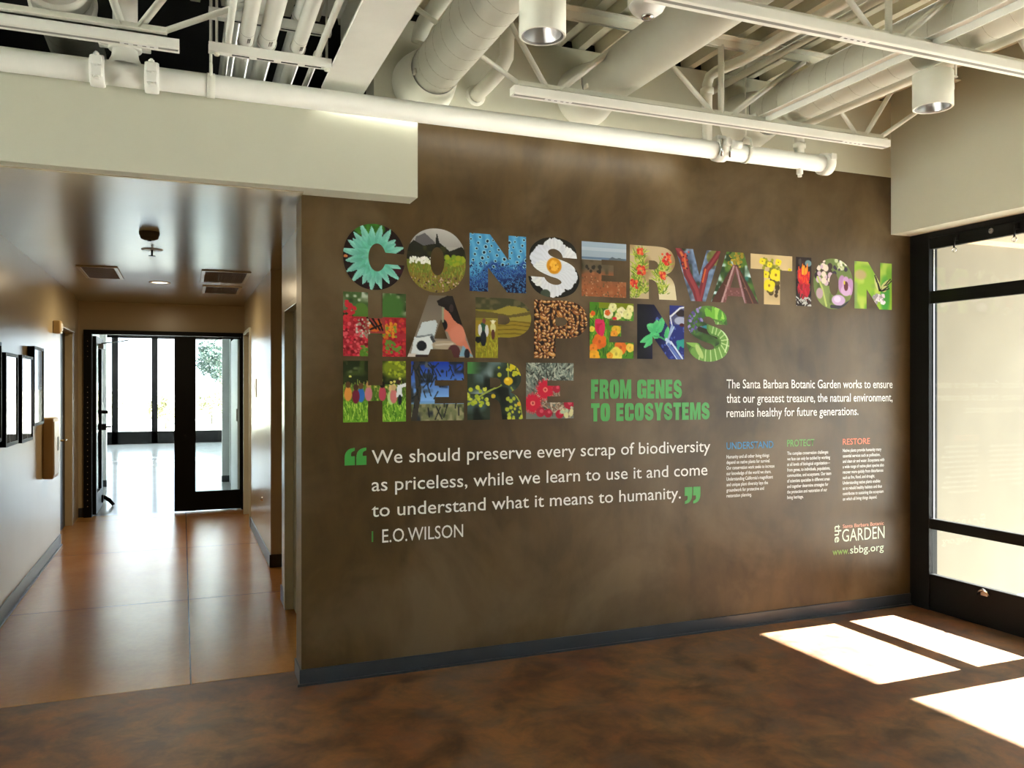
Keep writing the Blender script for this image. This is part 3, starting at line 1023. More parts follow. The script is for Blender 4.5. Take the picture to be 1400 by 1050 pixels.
def coupling(x, parent, up=0.0):
    c = MB()
    c.lathe((x, PY, PZ), [(PR, -0.030), (PR + 0.014, -0.030), (PR + 0.018, -0.022), (PR + 0.018, 0.022), (PR + 0.014, 0.030), (PR, 0.030)], 32, 'x')
    o = c.build('coupling', 'white', parent)
    k = MB()
    for s in (-1, 1):
        k.box(x - 0.022, x + 0.022, PY - PR - 0.030, PY - PR + 0.005, PZ + s * 0.024 - 0.020, PZ + s * 0.024 + 0.020)
    k.build('bolt_pad', 'white', o, 0.004)
    q = MB()
    q.cyl((x, PY - PR - 0.018, PZ - 0.055), (x, PY - PR - 0.018, PZ + 0.062), 0.007, 10)
    q.cyl((x, PY - PR - 0.018, PZ - 0.058), (x, PY - PR - 0.018, PZ - 0.044), 0.013, 6)
    q.cyl((x, PY - PR - 0.018, PZ + 0.044), (x, PY - PR - 0.018, PZ + 0.056), 0.013, 6)
    q.build('bolt', 'white', o)
    return o


coupling(-0.350, mp)
coupling(-0.128, mp)
# cast tee between them
te = MB()
te.cyl((-0.325, PY, PZ), (-0.153, PY, PZ), PR + 0.003, 32)
te.lathe((-0.239, PY, PZ), [(0.088, 0.030), (0.070, 0.050), (0.058, 0.075), (0.054, 0.10), (0.054, 0.13)], 28)
te.build('tee', 'white', mp)
uc = MB()
uc.lathe((-0.239, PY, PZ + 0.135), [(0.052, -0.028), (0.068, -0.028), (0.072, -0.018), (0.072, 0.018), (0.068, 0.028), (0.052, 0.028)], 28)
for s in (-1, 1):
    uc.box(-0.239 + s * 0.085 - 0.022, -0.239 + s * 0.085 + 0.022, PY - 0.02, PY + 0.02, PZ + 0.115, PZ + 0.155)
uc.build('riser_coupling', 'white', mp, 0.003)
MB().cyl((-0.239, PY, PZ + 0.13), (-0.239, PY, DECK), PR, 28).build('riser', 'white', mp)
# end cap
MB().lathe((3.795, PY, PZ), [(PR, -0.03), (PR + 0.016, -0.03), (PR + 0.018, 0.0), (PR + 0.016, 0.028), (PR, 0.030), (PR * 0.6, 0.040), (0, 0.042)], 32, 'x').build('end_cap', 'white', mp)
ec = MB()
ec.box(3.775, 3.815, PY - PR - 0.03, PY - PR + 0.004, PZ + 0.012, PZ + 0.05)
ec.box(3.775, 3.815, PY + PR - 0.004, PY + PR + 0.03, PZ - 0.02, PZ + 0.02)
ec.build('cap_lug', 'white', mp, 0.004)
# drain nipple beneath
dn = MB()
dn.cyl((3.592, PY, PZ - PR - 0.03), (3.592, PY, PZ - 0.02), 0.020, 16)
dn.cyl((3.592, PY, PZ - PR - 0.048), (3.592, PY, PZ - PR - 0.03), 0.013, 8)
dn.build('drain_nipple', 'white', mp)
# mechanical tee and small outlet on the right
mt = MB()
mt.lathe((2.99, PY, PZ), [(PR, -0.034), (PR + 0.012, -0.034), (PR + 0.015, 0.0), (PR + 0.012, 0.034), (PR, 0.034)], 32, 'x')
mt.build('mechanical_tee', 'white', mp)
ml = MB()
ml.rings([(2.99, PY - 0.03, PZ + 0.03), (3.0, PY - 0.085, PZ + 0.035)], 0.026, 16)
ml.box(2.955, 3.02, PY - 0.03, PY + 0.03, PZ + 0.05, PZ + 0.085)
ml.build('outlet_body', 'white', mp, 0.004)
MB().cyl((3.02, PY - 0.085, PZ + 0.02), (3.075, PY - 0.085, PZ + 0.018), 0.024, 16).build('outlet_nipple', 'white', mp)
MB().cyl((3.0755, PY - 0.085, PZ + 0.018), (3.078, PY - 0.085, PZ + 0.018), 0.014, 14).build('outlet_bore', 'greydark', mp)
mb = MB()
for s in (-1, 1):
    mb.cyl((2.99 + s * 0.03, PY - PR - 0.01, PZ - 0.05), (2.99 + s * 0.03, PY - PR - 0.01, PZ + 0.05), 0.008, 8)
mb.build('bolt', 'chrome', mp)


def pipe_hanger(x, lab, rod_r, strap):
    h = thing('pipe_hanger', (x, PY, PZ), lab, 'hanger', 'hangers on the sprinkler main')
    l = MB()
    l.lathe((x, PY, PZ), [(PR + 0.001, -strap), (PR + 0.004, -strap), (PR + 0.004, strap), (PR + 0.001, strap)], 32, 'x')
    l.build('strap', 'steel', h)
    y = MB()
    y.rings([(x, PY - 0.060, PZ + 0.025), (x, PY - 0.045, PZ + 0.08), (x, PY, PZ + 0.105), (x, PY + 0.045, PZ + 0.08), (x, PY + 0.060, PZ + 0.025)], 0.007, 8)
    y.build('yoke', 'steel', h)
    MB().cyl((x, PY, PZ + 0.10), (x, PY, DECK), rod_r, 10).build('rod', 'steel', h)
    return h


pipe_hanger(3.178, 'thin rod hanger clasping the right end of the sprinkler main', 0.0055, 0.012)
pipe_hanger(0.125, 'flat strap hanger on the sprinkler main left of the five pipes', 0.007, 0.018)

# right riser with a branch running back toward the camera
MB().rings([(2.90, -0.24, 2.99), (2.90, -0.24, 3.34), (2.905, -0.26, 3.385), (2.92, -0.31, 3.40), (2.96, -0.50, 3.40), (2.985, -9.0, 3.40)], 0.030, 18).build('branch_pipe', 'steel', mp)
MB().lathe((2.90, -0.24, 3.30), [(0.031, -0.02), (0.040, -0.015), (0.040, 0.015), (0.031, 0.02)], 20).build('branch_fitting', 'steel', mp)
MB().rings([(3.59, -0.24, 3.0), (3.59, -0.24, 3.12), (3.588, -0.255, 3.16), (3.585, -0.30, 3.175), (3.585, -9.0, 3.175)], 0.029, 18).build('branch_pipe', 'steel', mp)
MB().lathe((3.59, -0.24, 3.05), [(0.030, -0.018), (0.038, -0.014), (0.038, 0.014), (0.030, 0.018)], 20).build('branch_fitting', 'steel', mp)
ang = thing('bridging_angle', (3.085, -0.5, 3.06), 'long cream bridging angle lying across the truss chords below the right duct', 'angle')
MB().box(3.07, 3.11, -9.0, -0.50, 3.093, 3.098).box(3.107, 3.112, -9.0, -0.50, 3.058, 3.093).build('angle_bar', 'white', ang)
cd = thing('conduit', (3.09, -0.2, 3.40), 'thin cream conduit high under the deck, right of the branch pipe', 'conduit')
MB().cyl((3.095, -9.0, 3.40), (3.095, -0.02, 3.40), 0.020, 14).build('tube', 'steel', cd)

# vent pipe stubs on the wall above the brown plaster
vp = thing('vent_pipe', (1.53, 0.0, 3.17), 'bent cream vent pipe coming out of the wall right of the left spiral duct', 'pipe', 'bent pipes at the wall')
MB().rings([(1.525, 0.0, 3.172), (1.555, -0.10, 3.20), (1.60, -0.17, 3.255), (1.632, -0.20, 3.33), (1.635, -0.20, 3.42), (1.645, -0.20, 3.465), (1.69, -0.20, 3.485), (1.95, -0.20, 3.487)], 0.040, 22).build('pipe', 'steel', vp)
MB().lathe((1.525, 0, 3.172), [(0.058, 0.0), (0.056, -0.008), (0.040, -0.010)], 22, 'y').build('wall_escutcheon', 'steel', vp)
vq = thing('vent_pipe', (1.19, -0.1, 3.45), 'short capped cream pipe above the left spiral duct beside the beam', 'pipe', 'bent pipes at the wall')
MB().rings([(1.16, -0.14, 3.36), (1.165, -0.15, 3.41), (1.175, -0.20, 3.445), (1.185, -0.30, 3.452), (1.19, -9.0, 3.452)], 0.042, 22).build('pipe', 'steel', vq)

# trapeze hangers and the pipes they carry
trz = thing('trapeze_hanger', (0.38, -0.41, 3.05), 'two-tier strut trapeze on thin rods carrying the cream pipes left of the beam', 'hanger')
TX0, TX1, TY0, TY1 = 0.11, 0.655, -0.43, -0.388
for zb in (3.05, 3.205):
    c = MB()
    c.box(TX0, TX1, TY0, TY0 + 0.004, zb, zb + 0.041)
    c.box(TX0, TX1, TY1 - 0.004, TY1, zb, zb + 0.041)
    c.box(TX0, TX1, TY0 + 0.004, TY1 - 0.004, zb, zb + 0.004)
    so = c.build('strut', 'white', trz)
    sl = MB()
    for i in range(4):
        xx = TX0 + 0.10 + 0.108 * i
        sl.box(xx, xx + 0.075, (TY0 + TY1) / 2 - 0.006, (TY0 + TY1) / 2 + 0.006, zb - 0.0008, zb + 0.001)
    sl.build('slots', 'black', so)
for xx in (TX0 + 0.035, TX1 - 0.02):
    MB().cyl((xx, -0.409, 3.036), (xx, -0.409, DECK), 0.006, 10).build('rod', 'steel', trz)
    MB().cyl((xx, -0.409, 3.038), (xx, -0.409, 3.0495), 0.012, 6).build('nut', 'steel', trz)


def run_pipe(x, zrest, r, lab, insulated, y0=-9.0, y1=4.1, grp='pipes on the lower trapeze', rings_=True):
    z = zrest + r + 0.001
    p = thing('service_pipe', (x, -0.41, z), lab, 'pipe', grp)
    MB().cyl((x, y0, z), (x, y1, z), r, 24).build('pipe', 'white', p)
    if insulated:
        MB().lathe((x, -0.53, z), [(r + 0.0005, -0.0012), (r + 0.0005, 0.0012)], 24, 'y').build('jacket_joint', 'ink', p)
        s = MB()
        for i in range(3):
            a = math.radians(275 + 9 * i)
            s.rings([(x + (r + 0.0006) * math.cos(a), -0.52 + 0.008, z + (r + 0.0006) * math.sin(a)), (x + (r + 0.0006) * math.cos(a), -0.52 + 0.055, z + (r + 0.0006) * math.sin(a))], 0.0016, 5)
        s.build('stamp', 'ink', p)
    if rings_:
        MB().lathe((x, -0.409, z), [(r + 0.0015, -0.012), (r + 0.005, -0.012), (r + 0.005, 0.012), (r + 0.0015, 0.012)], 24, 'y').build('clamp', 'steel', p)
    return p


run_pipe(0.193, 3.091, 0.0150, 'thin cream pipe, leftmost of the five on the lower trapeze', False)
run_pipe(0.270, 3.091, 0.032, 'insulated cream pipe, second from left of the five on the lower trapeze', True)
run_pipe(0.362, 3.091, 0.039, 'thickest insulated cream pipe, in the middle of the five on the lower trapeze', True)
run_pipe(0.500, 3.091, 0.032, 'insulated cream pipe, fourth from left of the five on the lower trapeze', True)
run_pipe(0.592, 3.091, 0.0150, 'thin cream pipe, nearest the beam of the five on the lower trapeze', False)
run_pipe(0.225, 3.246, 0.038, 'insulated cream pipe at the left of the upper trapeze', False, grp='pipes on the upper trapeze')
run_pipe(0.345, 3.246, 0.036, 'insulated cream pipe in the middle of the upper trapeze', False, grp='pipes on the upper trapeze')
run_pipe(0.520, 3.246, 0.040, 'insulated cream pipe nearest the beam on the upper trapeze', False, grp='pipes on the upper trapeze')

# ================================================================== THE LETTERING ON THE BROWN WALL
NP = 200


class Art:
    """A small printed picture, painted on a grid (u right, v up, both 0..1)."""

    def __init__(s, col, seed=0):
        g = (np.arange(NP) + 0.5) / NP
        s.U, s.V = np.meshgrid(g, g)
        s.rng = np.random.default_rng(seed)
        s.a = np.ones((NP, NP, 3)) * np.array(col, float)

    def put(s, mask, col):
        m = np.clip(mask, 0, 1)[..., None]
        s.a = s.a * (1 - m) + np.array(col, float) * m
        return s

    def grad(s, v0, c0, v1, c1, u=False):
        t = np.clip(((s.U if u else s.V) - v0) / (v1 - v0), 0, 1)[..., None]
        band = ((s.V >= min(v0, v1)) & (s.V <= max(v0, v1)))[..., None]
        c = np.array(c0) * (1 - t) + np.array(c1) * t
        s.a = np.where(band, c, s.a)
        return s

    def field(s, n):
        """smooth noise 0..1 with about n cells across"""
        q = s.rng.random((n + 2, n + 2))
        x = s.U * n
        y = s.V * n
        i, j = x.astype(int), y.astype(int)
        fx, fy = x - i, y - j
        fx, fy = fx * fx * (3 - 2 * fx), fy * fy * (3 - 2 * fy)
        return (q[j, i] * (1 - fx) + q[j, i + 1] * fx) * (1 - fy) + (q[j + 1, i] * (1 - fx) + q[j + 1, i + 1] * fx) * fy

    def mottle(s, n, amt):
        s.a = s.a * (1 + (s.field(n)[..., None] - 0.5) * 2 * amt)
        return s

    def patch(s, n, thr, col, where=None, soft=0.26):
        m = np.clip((s.field(n) - thr) / soft, 0, 1)
        if where is not None:
            m = m * where
        return s.put(m, col)

    def ell(s, cx, cy, rx, ry, col, rot=0.0, soft=0.15):
        du, dv = s.U - cx, s.V - cy
        c, n = math.cos(rot), math.sin(rot)
        x, y = (du * c + dv * n) / rx, (-du * n + dv * c) / ry
        return s.put((1 + soft - np.sqrt(x * x + y * y)) / soft, col)

    def leaf(s, x0, y0, x1, y1, w, col, tip=None):
        L = math.hypot(x1 - x0, y1 - y0)
        c, n = (x1 - x0) / L, (y1 - y0) / L
        du, dv = s.U - x0, s.V - y0
        t = (du * c + dv * n) / L
        d = -du * n + dv * c
        prof = w * np.sin(np.clip(t, 0, 1) ** 0.8 * PI) ** 0.7
        m = ((np.abs(d) < prof) & (t > 0) & (t < 1)).astype(float)
        s.put(m, col)
        if tip is not None:
            s.put(m * np.clip(t * 1.3 - 0.5, 0, 1) + 0.0, tip)
            s.put(m * (d > 0) * 0.25, [v * 0.75 for v in col])
        return s

    def line(s, pts, w, col):
        for (x0, y0), (x1, y1) in zip(pts[:-1], pts[1:]):
            dx, dy = x1 - x0, y1 - y0
            t = np.clip(((s.U - x0) * dx + (s.V - y0) * dy) / (dx * dx + dy * dy + 1e-9), 0, 1)
            d = np.hypot(s.U - x0 - t * dx, s.V - y0 - t * dy)
            s.put((w + 0.006 - d) / 0.006, col)
        return s

    def poly(s, pts, col):
        return s.put(inside(s.U.ravel(), s.V.ravel(), pts).reshape(s.U.shape).astype(float), col)

    def dots(s, n, r, cols, box=(0, 0, 1, 1), asp=1.0, rotrange=PI):
        for _ in range(n):
            c = cols[s.rng.integers(len(cols))]
            rr = r * s.rng.uniform(0.6, 1.3)
            s.ell(s.rng.uniform(box[0], box[2]), s.rng.uniform(box[1], box[3]), rr, rr * asp, c, s.rng.uniform(-rotrange, rotrange), 0.3)
        return s

    def blades(s, n, box, ln, w, cols, lean=0.5, base=PI / 2):
        for _ in range(n):
            x, y = s.rng.uniform(box[0], box[2]), s.rng.uniform(box[1], box[3])
            a = base + s.rng.uniform(-lean, lean)
            l_ = ln * s.rng.uniform(0.6, 1.3)
            s.leaf(x, y, x + l_ * math.cos(a), y + l_ * math.sin(a), w, cols[s.rng.integers(len(cols))])
        return s


def inside(x, y, poly):
    r = np.zeros(x.shape, bool)
    n = len(poly)
    for i in range(n):
        x0, y0 = poly[i]
        x1, y1 = poly[(i + 1) % n]
        if y0 == y1:
            continue
        c = ((y0 > y) != (y1 > y)) & (x < (x1 - x0) * (y - y0) / (y1 - y0) + x0)
        r ^= c
    return r


def oval(cx, cy, rx, ry, n=40, p=2.0):
    out = []
    for i in range(n):
        a = 2 * PI * i / n
        c, s_ = math.cos(a), math.sin(a)
        out.append((cx + rx * math.copysign(abs(c) ** (2 / p), c), cy + ry * math.copysign(abs(s_) ** (2 / p), s_)))
    return out


def smooth(pts, n=5):
    """Catmull-Rom through an open list of points."""
    o = []
    P = [pts[0]] + list(pts) + [pts[-1]]
    for i in range(1, len(P) - 2):
        p0, p1, p2, p3 = [np.array(q) for q in P[i - 1:i + 3]]
        for k in range(n):
            t = k / n
            o.append(tuple(0.5 * (2 * p1 + (p2 - p0) * t + (2 * p0 - 5 * p1 + 4 * p2 - p3) * t * t + (3 * p1 - p0 - 3 * p2 + p3) * t ** 3)))
    o.append(tuple(pts[-1]))
    return o


# heavy sans outlines on a unit square: list of (outline, holes)
def g_I():
    return [(0, 0), (1, 0), (1, 1), (0, 1)], []


def g_H():
    return [(0, 0), (.39, 0), (.39, .345), (.62, .345), (.62, 0), (1, 0), (1, 1), (.62, 1), (.62, .60), (.39, .60), (.39, 1), (0, 1)], []


def g_A():
    return [(0, 0), (.30, 0), (.345, .13), (.655, .13), (.70, 0), (1, 0), (.68, 1), (.32, 1)], [[(.40, .30), (.60, .30), (.50, .62)]]


def g_P():
    o = [(0, 0), (.395, 0), (.395, .345)] + smooth([(.60, .345), (.80, .385), (.95, .50), (1.0, .67), (.95, .84), (.80, .96), (.60, 1.0)]) + [(0, 1)]
    return o, [[(.395, .56), (.53, .56), (.59, .585), (.615, .63), (.59, .685), (.53, .71), (.395, .71)]]


def g_E():
    return [(0, 0), (1, 0), (1, .29), (.44, .29), (.44, .40), (.71, .40), (.71, .59), (.44, .59), (.44, .685), (1, .685), (1, 1), (0, 1)], []


def g_N():
    return [(0, 0), (.32, 0), (.32, .42), (.665, 0), (1, 0), (1, 1), (.685, 1), (.685, .56), (.355, 1), (0, 1)], []


def g_R():
    o = [(0, 0), (.40, 0), (.40, .37)] + smooth([(.47, .37), (.56, .31), (.60, .18), (.62, 0)], 4) + smooth([(1.0, 0), (.975, .17), (.95, .30), (.88, .41), (.77, .475)], 5) + smooth([(.77, .48), (.88, .54), (.955, .66), (.955, .79), (.88, .92), (.74, .985), (.58, 1.0)], 5) + [(0, 1)]
    return o, [[(.40, .56), (.52, .56), (.58, .59), (.60, .64), (.58, .70), (.52, .73), (.40, .73)]]


def g_V():
    return [(.335, 0), (.665, 0), (1, 1), (.69, 1), (.525, .49), (.385, 1), (0, 1)], []


def g_T():
    return [(.315, 0), (.70, 0), (.70, .70), (1, .70), (1, 1), (0, 1), (0, .70), (.315, .70)], []


def g_O():
    return oval(.5, .5, .5, .5, 56, 2.15), [oval(.51, .49, .118, .22, 32, 2.1)]


def g_C():
    pts = [q for q in oval(.51, .5, .51, .5, 64, 2.1)]
    th = [p for p in pts if p[0] < .995]
    # start below the mouth and run clockwise to above it
    lower = sorted([p for p in pts if p[1] < .40 and p[0] > .51], key=lambda p: -p[1])
    left = sorted([p for p in pts if p[0] <= .51], key=lambda p: math.atan2(p[1] - .5, p[0] - .51) % (2 * PI), reverse=True)
    upper = sorted([p for p in pts if p[1] > .57 and p[0] > .51], key=lambda p: -p[1])
    inner = [(.555 + .145 * math.cos(a), .495 + .213 * math.sin(a)) for a in np.linspace(math.radians(24), math.radians(333), 26)]
    outer = [(1.0, .395)] + lower + left + upper + [(1.0, .565)]
    return outer + [(.70, .575)] + inner + [(.70, .40)], []


def g_S():
    px = [(940, 382), (928, 300), (880, 245), (800, 215), (735, 209), (650, 225), (580, 270), (545, 320), (535, 375), (545, 430), (580, 480), (640, 518), (715, 548), (770, 563), (800, 582), (806, 600), (785, 615), (750, 619), (710, 608), (680, 588), (660, 558)]
    py = [(525, 555), (540, 610), (580, 670), (650, 715), (740, 731), (830, 720), (910, 680), (950, 620), (962, 560), (945, 500), (905, 450), (850, 418), (760, 388), (712, 368), (692, 345), (697, 325), (720, 312), (750, 310), (785, 325), (808, 350), (818, 380)]
    f = lambda p: ((p[0] - 525) / 437.0, (731 - p[1]) / 522.0)
    return [f(p) for p in smooth(px, 3)] + [f(p) for p in smooth(py, 3)], []


def resample(poly, step):
    out = []
    n = len(poly)
    for i in range(n):
        a, b = np.array(poly[i]), np.array(poly[(i + 1) % n])
        L = np.linalg.norm(b - a)
        if L < 1e-6:
            continue
        k = max(1, int(L / step))
        out += [tuple(a + (b - a) * t / k) for t in range(k)]
    return out


def letter(name, shape, x0, x1, z0, z1, art, label, group, step=0.0034):
    w, h = x1 - x0, z1 - z0
    outer, holes = shape()
    loops = [resample([(p[0] * w, p[1] * h) for p in q], 0.006) for q in [outer] + holes]
    verts, edges = [], []
    for lp in loops:
        b = len(verts)
        verts += lp
        edges += [(b + i, b + (i + 1) % len(lp)) for i in range(len(lp))]
    gx = np.arange(step / 2, w, step)
    gz = np.arange(step / 2, h, step)
    X, Z = [q.ravel() for q in np.meshgrid(gx, gz)]
    ok = inside(X, Z, loops[0])
    for hl in loops[1:]:
        ok &= ~inside(X, Z, hl)
    # keep interior points off the outline
    bd = np.array(verts)
    idx = np.where(ok)[0]
    keep = []
    for i in idx:
        if np.min((bd[:, 0] - X[i]) ** 2 + (bd[:, 1] - Z[i]) ** 2) > (0.45 * step) ** 2:
            keep.append(i)
    verts += [(X[i], Z[i]) for i in keep]
    r = delaunay_2d_cdt([Vector(v) for v in verts], edges, [], 0, 1e-6)
    vo, fo = r[0], r[2]
    P = np.array([(v.x, v.y) for v in vo])
    F = [f for f in fo if len(f) == 3]
    cen = np.array([P[list(f)].mean(axis=0) for f in F])
    good = inside(cen[:, 0], cen[:, 1], loops[0])
    for hl in loops[1:]:
        good &= ~inside(cen[:, 0], cen[:, 1], hl)
    me = bpy.data.meshes.new(name)
    F = [f for f, q in zip(F, good) if q]
    Y = -0.0016
    me.from_pydata([(x0 + p[0], Y, z0 + p[1]) for p in P], [], F)
    me.update()
    for p in me.polygons:
        break
    if me.polygons[0].normal.y > 0:
        me.flip_normals()
    ca = me.color_attributes.new('print', 'FLOAT_COLOR', 'POINT')
    iu = np.clip((P[:, 0] / w * NP).astype(int), 0, NP - 1)
    iv = np.clip((P[:, 1] / h * NP).astype(int), 0, NP - 1)
    c = np.clip(art.a[iv, iu] / 255.0, 0.0, 1.0)
    lin = np.where(c <= 0.04045, c / 12.92, ((c + 0.055) / 1.055) ** 2.4) * 0.95
    ca.data.foreach_set('color', np.concatenate([lin, np.ones((len(lin), 1))], axis=1).astype(np.float32).ravel())
    me.materials.append(M['print'])
    o = bpy.data.objects.new(name, me)
    COL.objects.link(o)
    return tag(o, label, 'letter', group)


# ---- the printed pictures
def a_succulent():
    a = Art((38, 26, 24), 1)
    a.patch(7, .6, (70, 28, 40))
    a.ell(.42, .93, .25, .12, (60, 120, 40)).mottle(20, .2)
    for ring, (R, n, w, c, t) in enumerate([(.50, 19, .062, (112, 190, 172), (160, 222, 210)), (.40, 16, .062, (96, 178, 158), (140, 212, 196)), (.31, 13, .058, (92, 182, 150), (122, 200, 182)), (.20, 10, .05, (110, 190, 160), (120, 198, 190))]):
        for k in range(n):
            an = 2 * PI * (k + ring * .37) / n
            L = R * (1 + .08 * math.sin(k * 2.3))
            a.leaf(.50 + .04 * math.cos(an), .50 + .04 * math.sin(an), .50 + L * math.cos(an), .50 + L * math.sin(an), w, c, t)
    a.ell(.04, .49, .03, .02, (200, 120, 70))
    return a.mottle(12, .06)


def a_meadow():
    a = Art((160, 158, 152), 2)
    a.grad(.72, (150, 148, 145), 1.0, (182, 180, 176))
    a.poly([(.15, .85), (.30, .92), (.48, .78), (.3, .6), (.1, .6)], (98, 96, 98))
    a.poly([(0, .46), (0, .70), (.12, .80), (.28, .72), (.45, .76), (.55, .78), (.72, .66), (.92, .74), (1, .68), (1, .46)], (38, 38, 28))
    a.poly([(.47, .70), (.495, .92), (.51, .92), (.56, .72)], (28, 30, 24))
    a.patch(10, .55, (58, 60, 30), where=((a.V > .5) & (a.V < .72)).astype(float))
    a.put((a.V < .50).astype(float), (112, 122, 42))
    a.put((a.V < .30).astype(float) * .7, (128, 104, 48))
    a.blades(240, (0, 0, 1, .44), .10, .006, [(150, 150, 60), (92, 104, 34), (140, 106, 40), (120, 138, 50)], .4)
    a.dots(120, .011, [(190, 160, 140), (120, 90, 70), (70, 60, 40)], (0, 0, 1, .25))
    a.dots(70, .016, [(238, 238, 232), (222, 224, 210)], (.06, .45, .40, .54))
    a.dots(40, .03, [(150, 160, 40), (120, 150, 40)], (.66, .46, 1, .58))
    return a


def a_bluecells():
    a = Art((66, 140, 190), 3)
    s_ = a.field(5)
    a.put(.5 + .5 * np.sin((a.U * 1.0 + a.V * .35) * 40 + s_ * 2), (88, 166, 210))
    m = np.clip((.52 - a.V - .10 * np.sin(a.U * 9 + 1) + .25 * (a.U - .6)) / .08, 0, 1)
    a.put(m, (34, 70, 140))
    m2 = np.clip((.34 - a.V + .3 * (a.U - .7)) / .2, 0, 1)
    a.put(m2, (20, 24, 60))
    for i in range(9):
        for j in range(7):
            x, y = .05 + .13 * i - .03 * j, 1.0 - .10 * j - .06 * (i % 3)
            if y > .42:
                r = .014 + .008 * ((i * 7 + j * 3) % 3) / 2
                a.ell(x, y, r * 1.6, r * 1.6, (150, 205, 226)).ell(x, y, r, r, (14, 20, 30))
    for _ in range(420):
        x, y = a.rng.uniform(0, 1), a.rng.uniform(0, .5)
        a.ell(x, y, .014, .014, (70, 130, 190), 0, .2).ell(x, y, .009, .009, (18, 26, 70), 0, .2)
    return a


def a_poppy():
    a = Art((26, 26, 20), 4)
    rng = a.rng
    for k in range(6):
        an = 2 * PI * k / 6 + .5
        cx, cy = .5 + .24 * math.cos(an), .5 + .26 * math.sin(an)
        pts = [(cx + .25 * (1 + rng.uniform(-.13, .07)) * math.cos(t), cy + .23 * (1 + rng.uniform(-.13, .07)) * math.sin(t)) for t in np.linspace(0, 2 * PI, 46)[:-1]]
        a.poly(pts, (226 - 6 * (k % 3), 230 - 5 * (k % 3), 234 - 3 * (k % 2)))
    f = np.arctan2(a.V - .5, a.U - .5)
    white = (a.a.min(axis=2) > 180).astype(float)
    a.put(white * .30 * (np.sin(f * 34 + a.field(7) * 8) > .25), (188, 194, 204))
    a.patch(6, .62, (196, 202, 212), where=white)
    a.ell(.5, .53, .135, .125, (206, 140, 18)).ell(.5, .53, .09, .085, (224, 160, 30))
    a.dots(26, .018, [(168, 104, 10), (236, 180, 60)], (.42, .46, .58, .60))
    a.ell(.33, .06, .09, .07, (64, 76, 62))
    return a


def a_bluff():
    a = Art((150, 90, 52), 5)
    a.grad(.66, (150, 164, 176), 1.0, (150, 170, 190))
    a.put(((a.V > .84) & (a.V < .90)).astype(float) * .5, (190, 200, 208))
    a.put(((a.V > .68) & (a.V < .72)).astype(float), (92, 116, 140))
    a.poly([(.6, .70), (.68, .745), (.76, .72), (.84, .735), (1, .70), (1, .68), (.6, .68)], (84, 98, 108))
    a.put((a.V < .67).astype(float), (98, 86, 66))
    a.put(np.clip((.50 - a.V) / .08, 0, 1), (134, 84, 52))
    a.put(np.clip((.26 - a.V) / .1, 0, 1) * .7, (150, 84, 44))
    a.patch(9, .5, (70, 66, 46), where=((a.V < .66) & (a.V > .40)).astype(float), soft=.5)
    a.patch(12, .5, (164, 104, 66), where=(a.V < .45).astype(float), soft=.5)
    a.dots(90, .014, [(178, 128, 92), (110, 64, 38), (96, 80, 52)], (0, 0, 1, .36), .7)
    a.dots(10, .03, [(50, 46, 36)], (.05, .46, .5, .56))
    return a


def a_grevillea():
    a = Art((186, 166, 132), 6)
    a.patch(3, .45, (150, 122, 80), soft=.4)
    a.put(np.clip((.45 - a.V) / .2, 0, 1) * (a.U > .4), (216, 206, 172))
    for x, y in [(.20, .82), (.2, .6), (.15, .40), (.25, .2), (.1, .1), (.62, .42), (.7, .62), (.68, .2)]:
        a.blades(60, (x - .10, y - .11, x + .10, y + .08), .13, .010, [(150, 170, 50), (110, 140, 40), (186, 196, 90), (90, 120, 40)], 1.4)
    for x, y, r in [(.78, .76, .10), (.24, .52, .08), (.08, .26, .08), (.22, .88, .05), (.70, .45, .06)]:
        a.dots(30, .022, [(206, 52, 36), (226, 84, 50), (190, 40, 40), (232, 130, 70)], (x - r, y - r * .9, x + r, y + r * 1.1))
    return a


def a_manzanita():
    a = Art((104, 126, 158), 7)
    a.patch(4, .5, (72, 86, 108), soft=.3).patch(5, .62, (160, 172, 196), soft=.3).patch(6, .66, (52, 60, 44), soft=.2)
    a.ell(.86, .86, .16, .14, (110, 114, 60)).mottle(16, .2)
    for off, c in ((0, (112, 38, 46)), (.02, (140, 56, 62))):
        a.line([(.03 + off, 1.0), (.18 + off, .82), (.26 + off, .52), (.44 + off, .22), (.52, 0)], .075 - off * 2, c)
        a.line([(.97, .98), (.80, .75), (.68 + off, .62), (.60 + off, .30), (.52 + off, 0)], .06 - off * 2, c)
    a.line([(.12, .92), (.20, .80), (.24, .62)], .02, (206, 110, 62)).line([(.66, .62), (.60, .38)], .014, (210, 100, 50))
    a.dots(16, .016, [(196, 70, 44), (70, 20, 30)], (.1, .6, .3, .98))
    return a


def a_redwood():
    a = Art((42, 66, 34), 8)
    a.patch(9, .5, (78, 112, 40)).patch(11, .64, (196, 222, 226)).patch(8, .68, (40, 120, 120))
    a.dots(60, .028, [(176, 150, 42), (150, 128, 34), (96, 120, 44)], (.36, .68, .66, 1))
    a.poly([(0, 0), (.30, 0), (.52, .72), (.46, .76)], (76, 44, 32))
    a.poly([(.62, 0), (1.0, 0), (.54, .76), (.48, .74)], (72, 44, 36))
    a.poly([(.2, 0), (.75, 0), (.52, .76), (.47, .76)], (112, 70, 68))
    a.line([(.22, 0), (.47, .72)], .016, (176, 140, 140)).line([(.70, .02), (.53, .70)], .016, (160, 124, 130)).line([(.88, 0), (.55, .70)], .01, (112, 70, 56))
    a.patch(30, .66, (150, 104, 104), where=((a.V < .36) & (a.U > .25) & (a.U < .75)).astype(float))
    return a


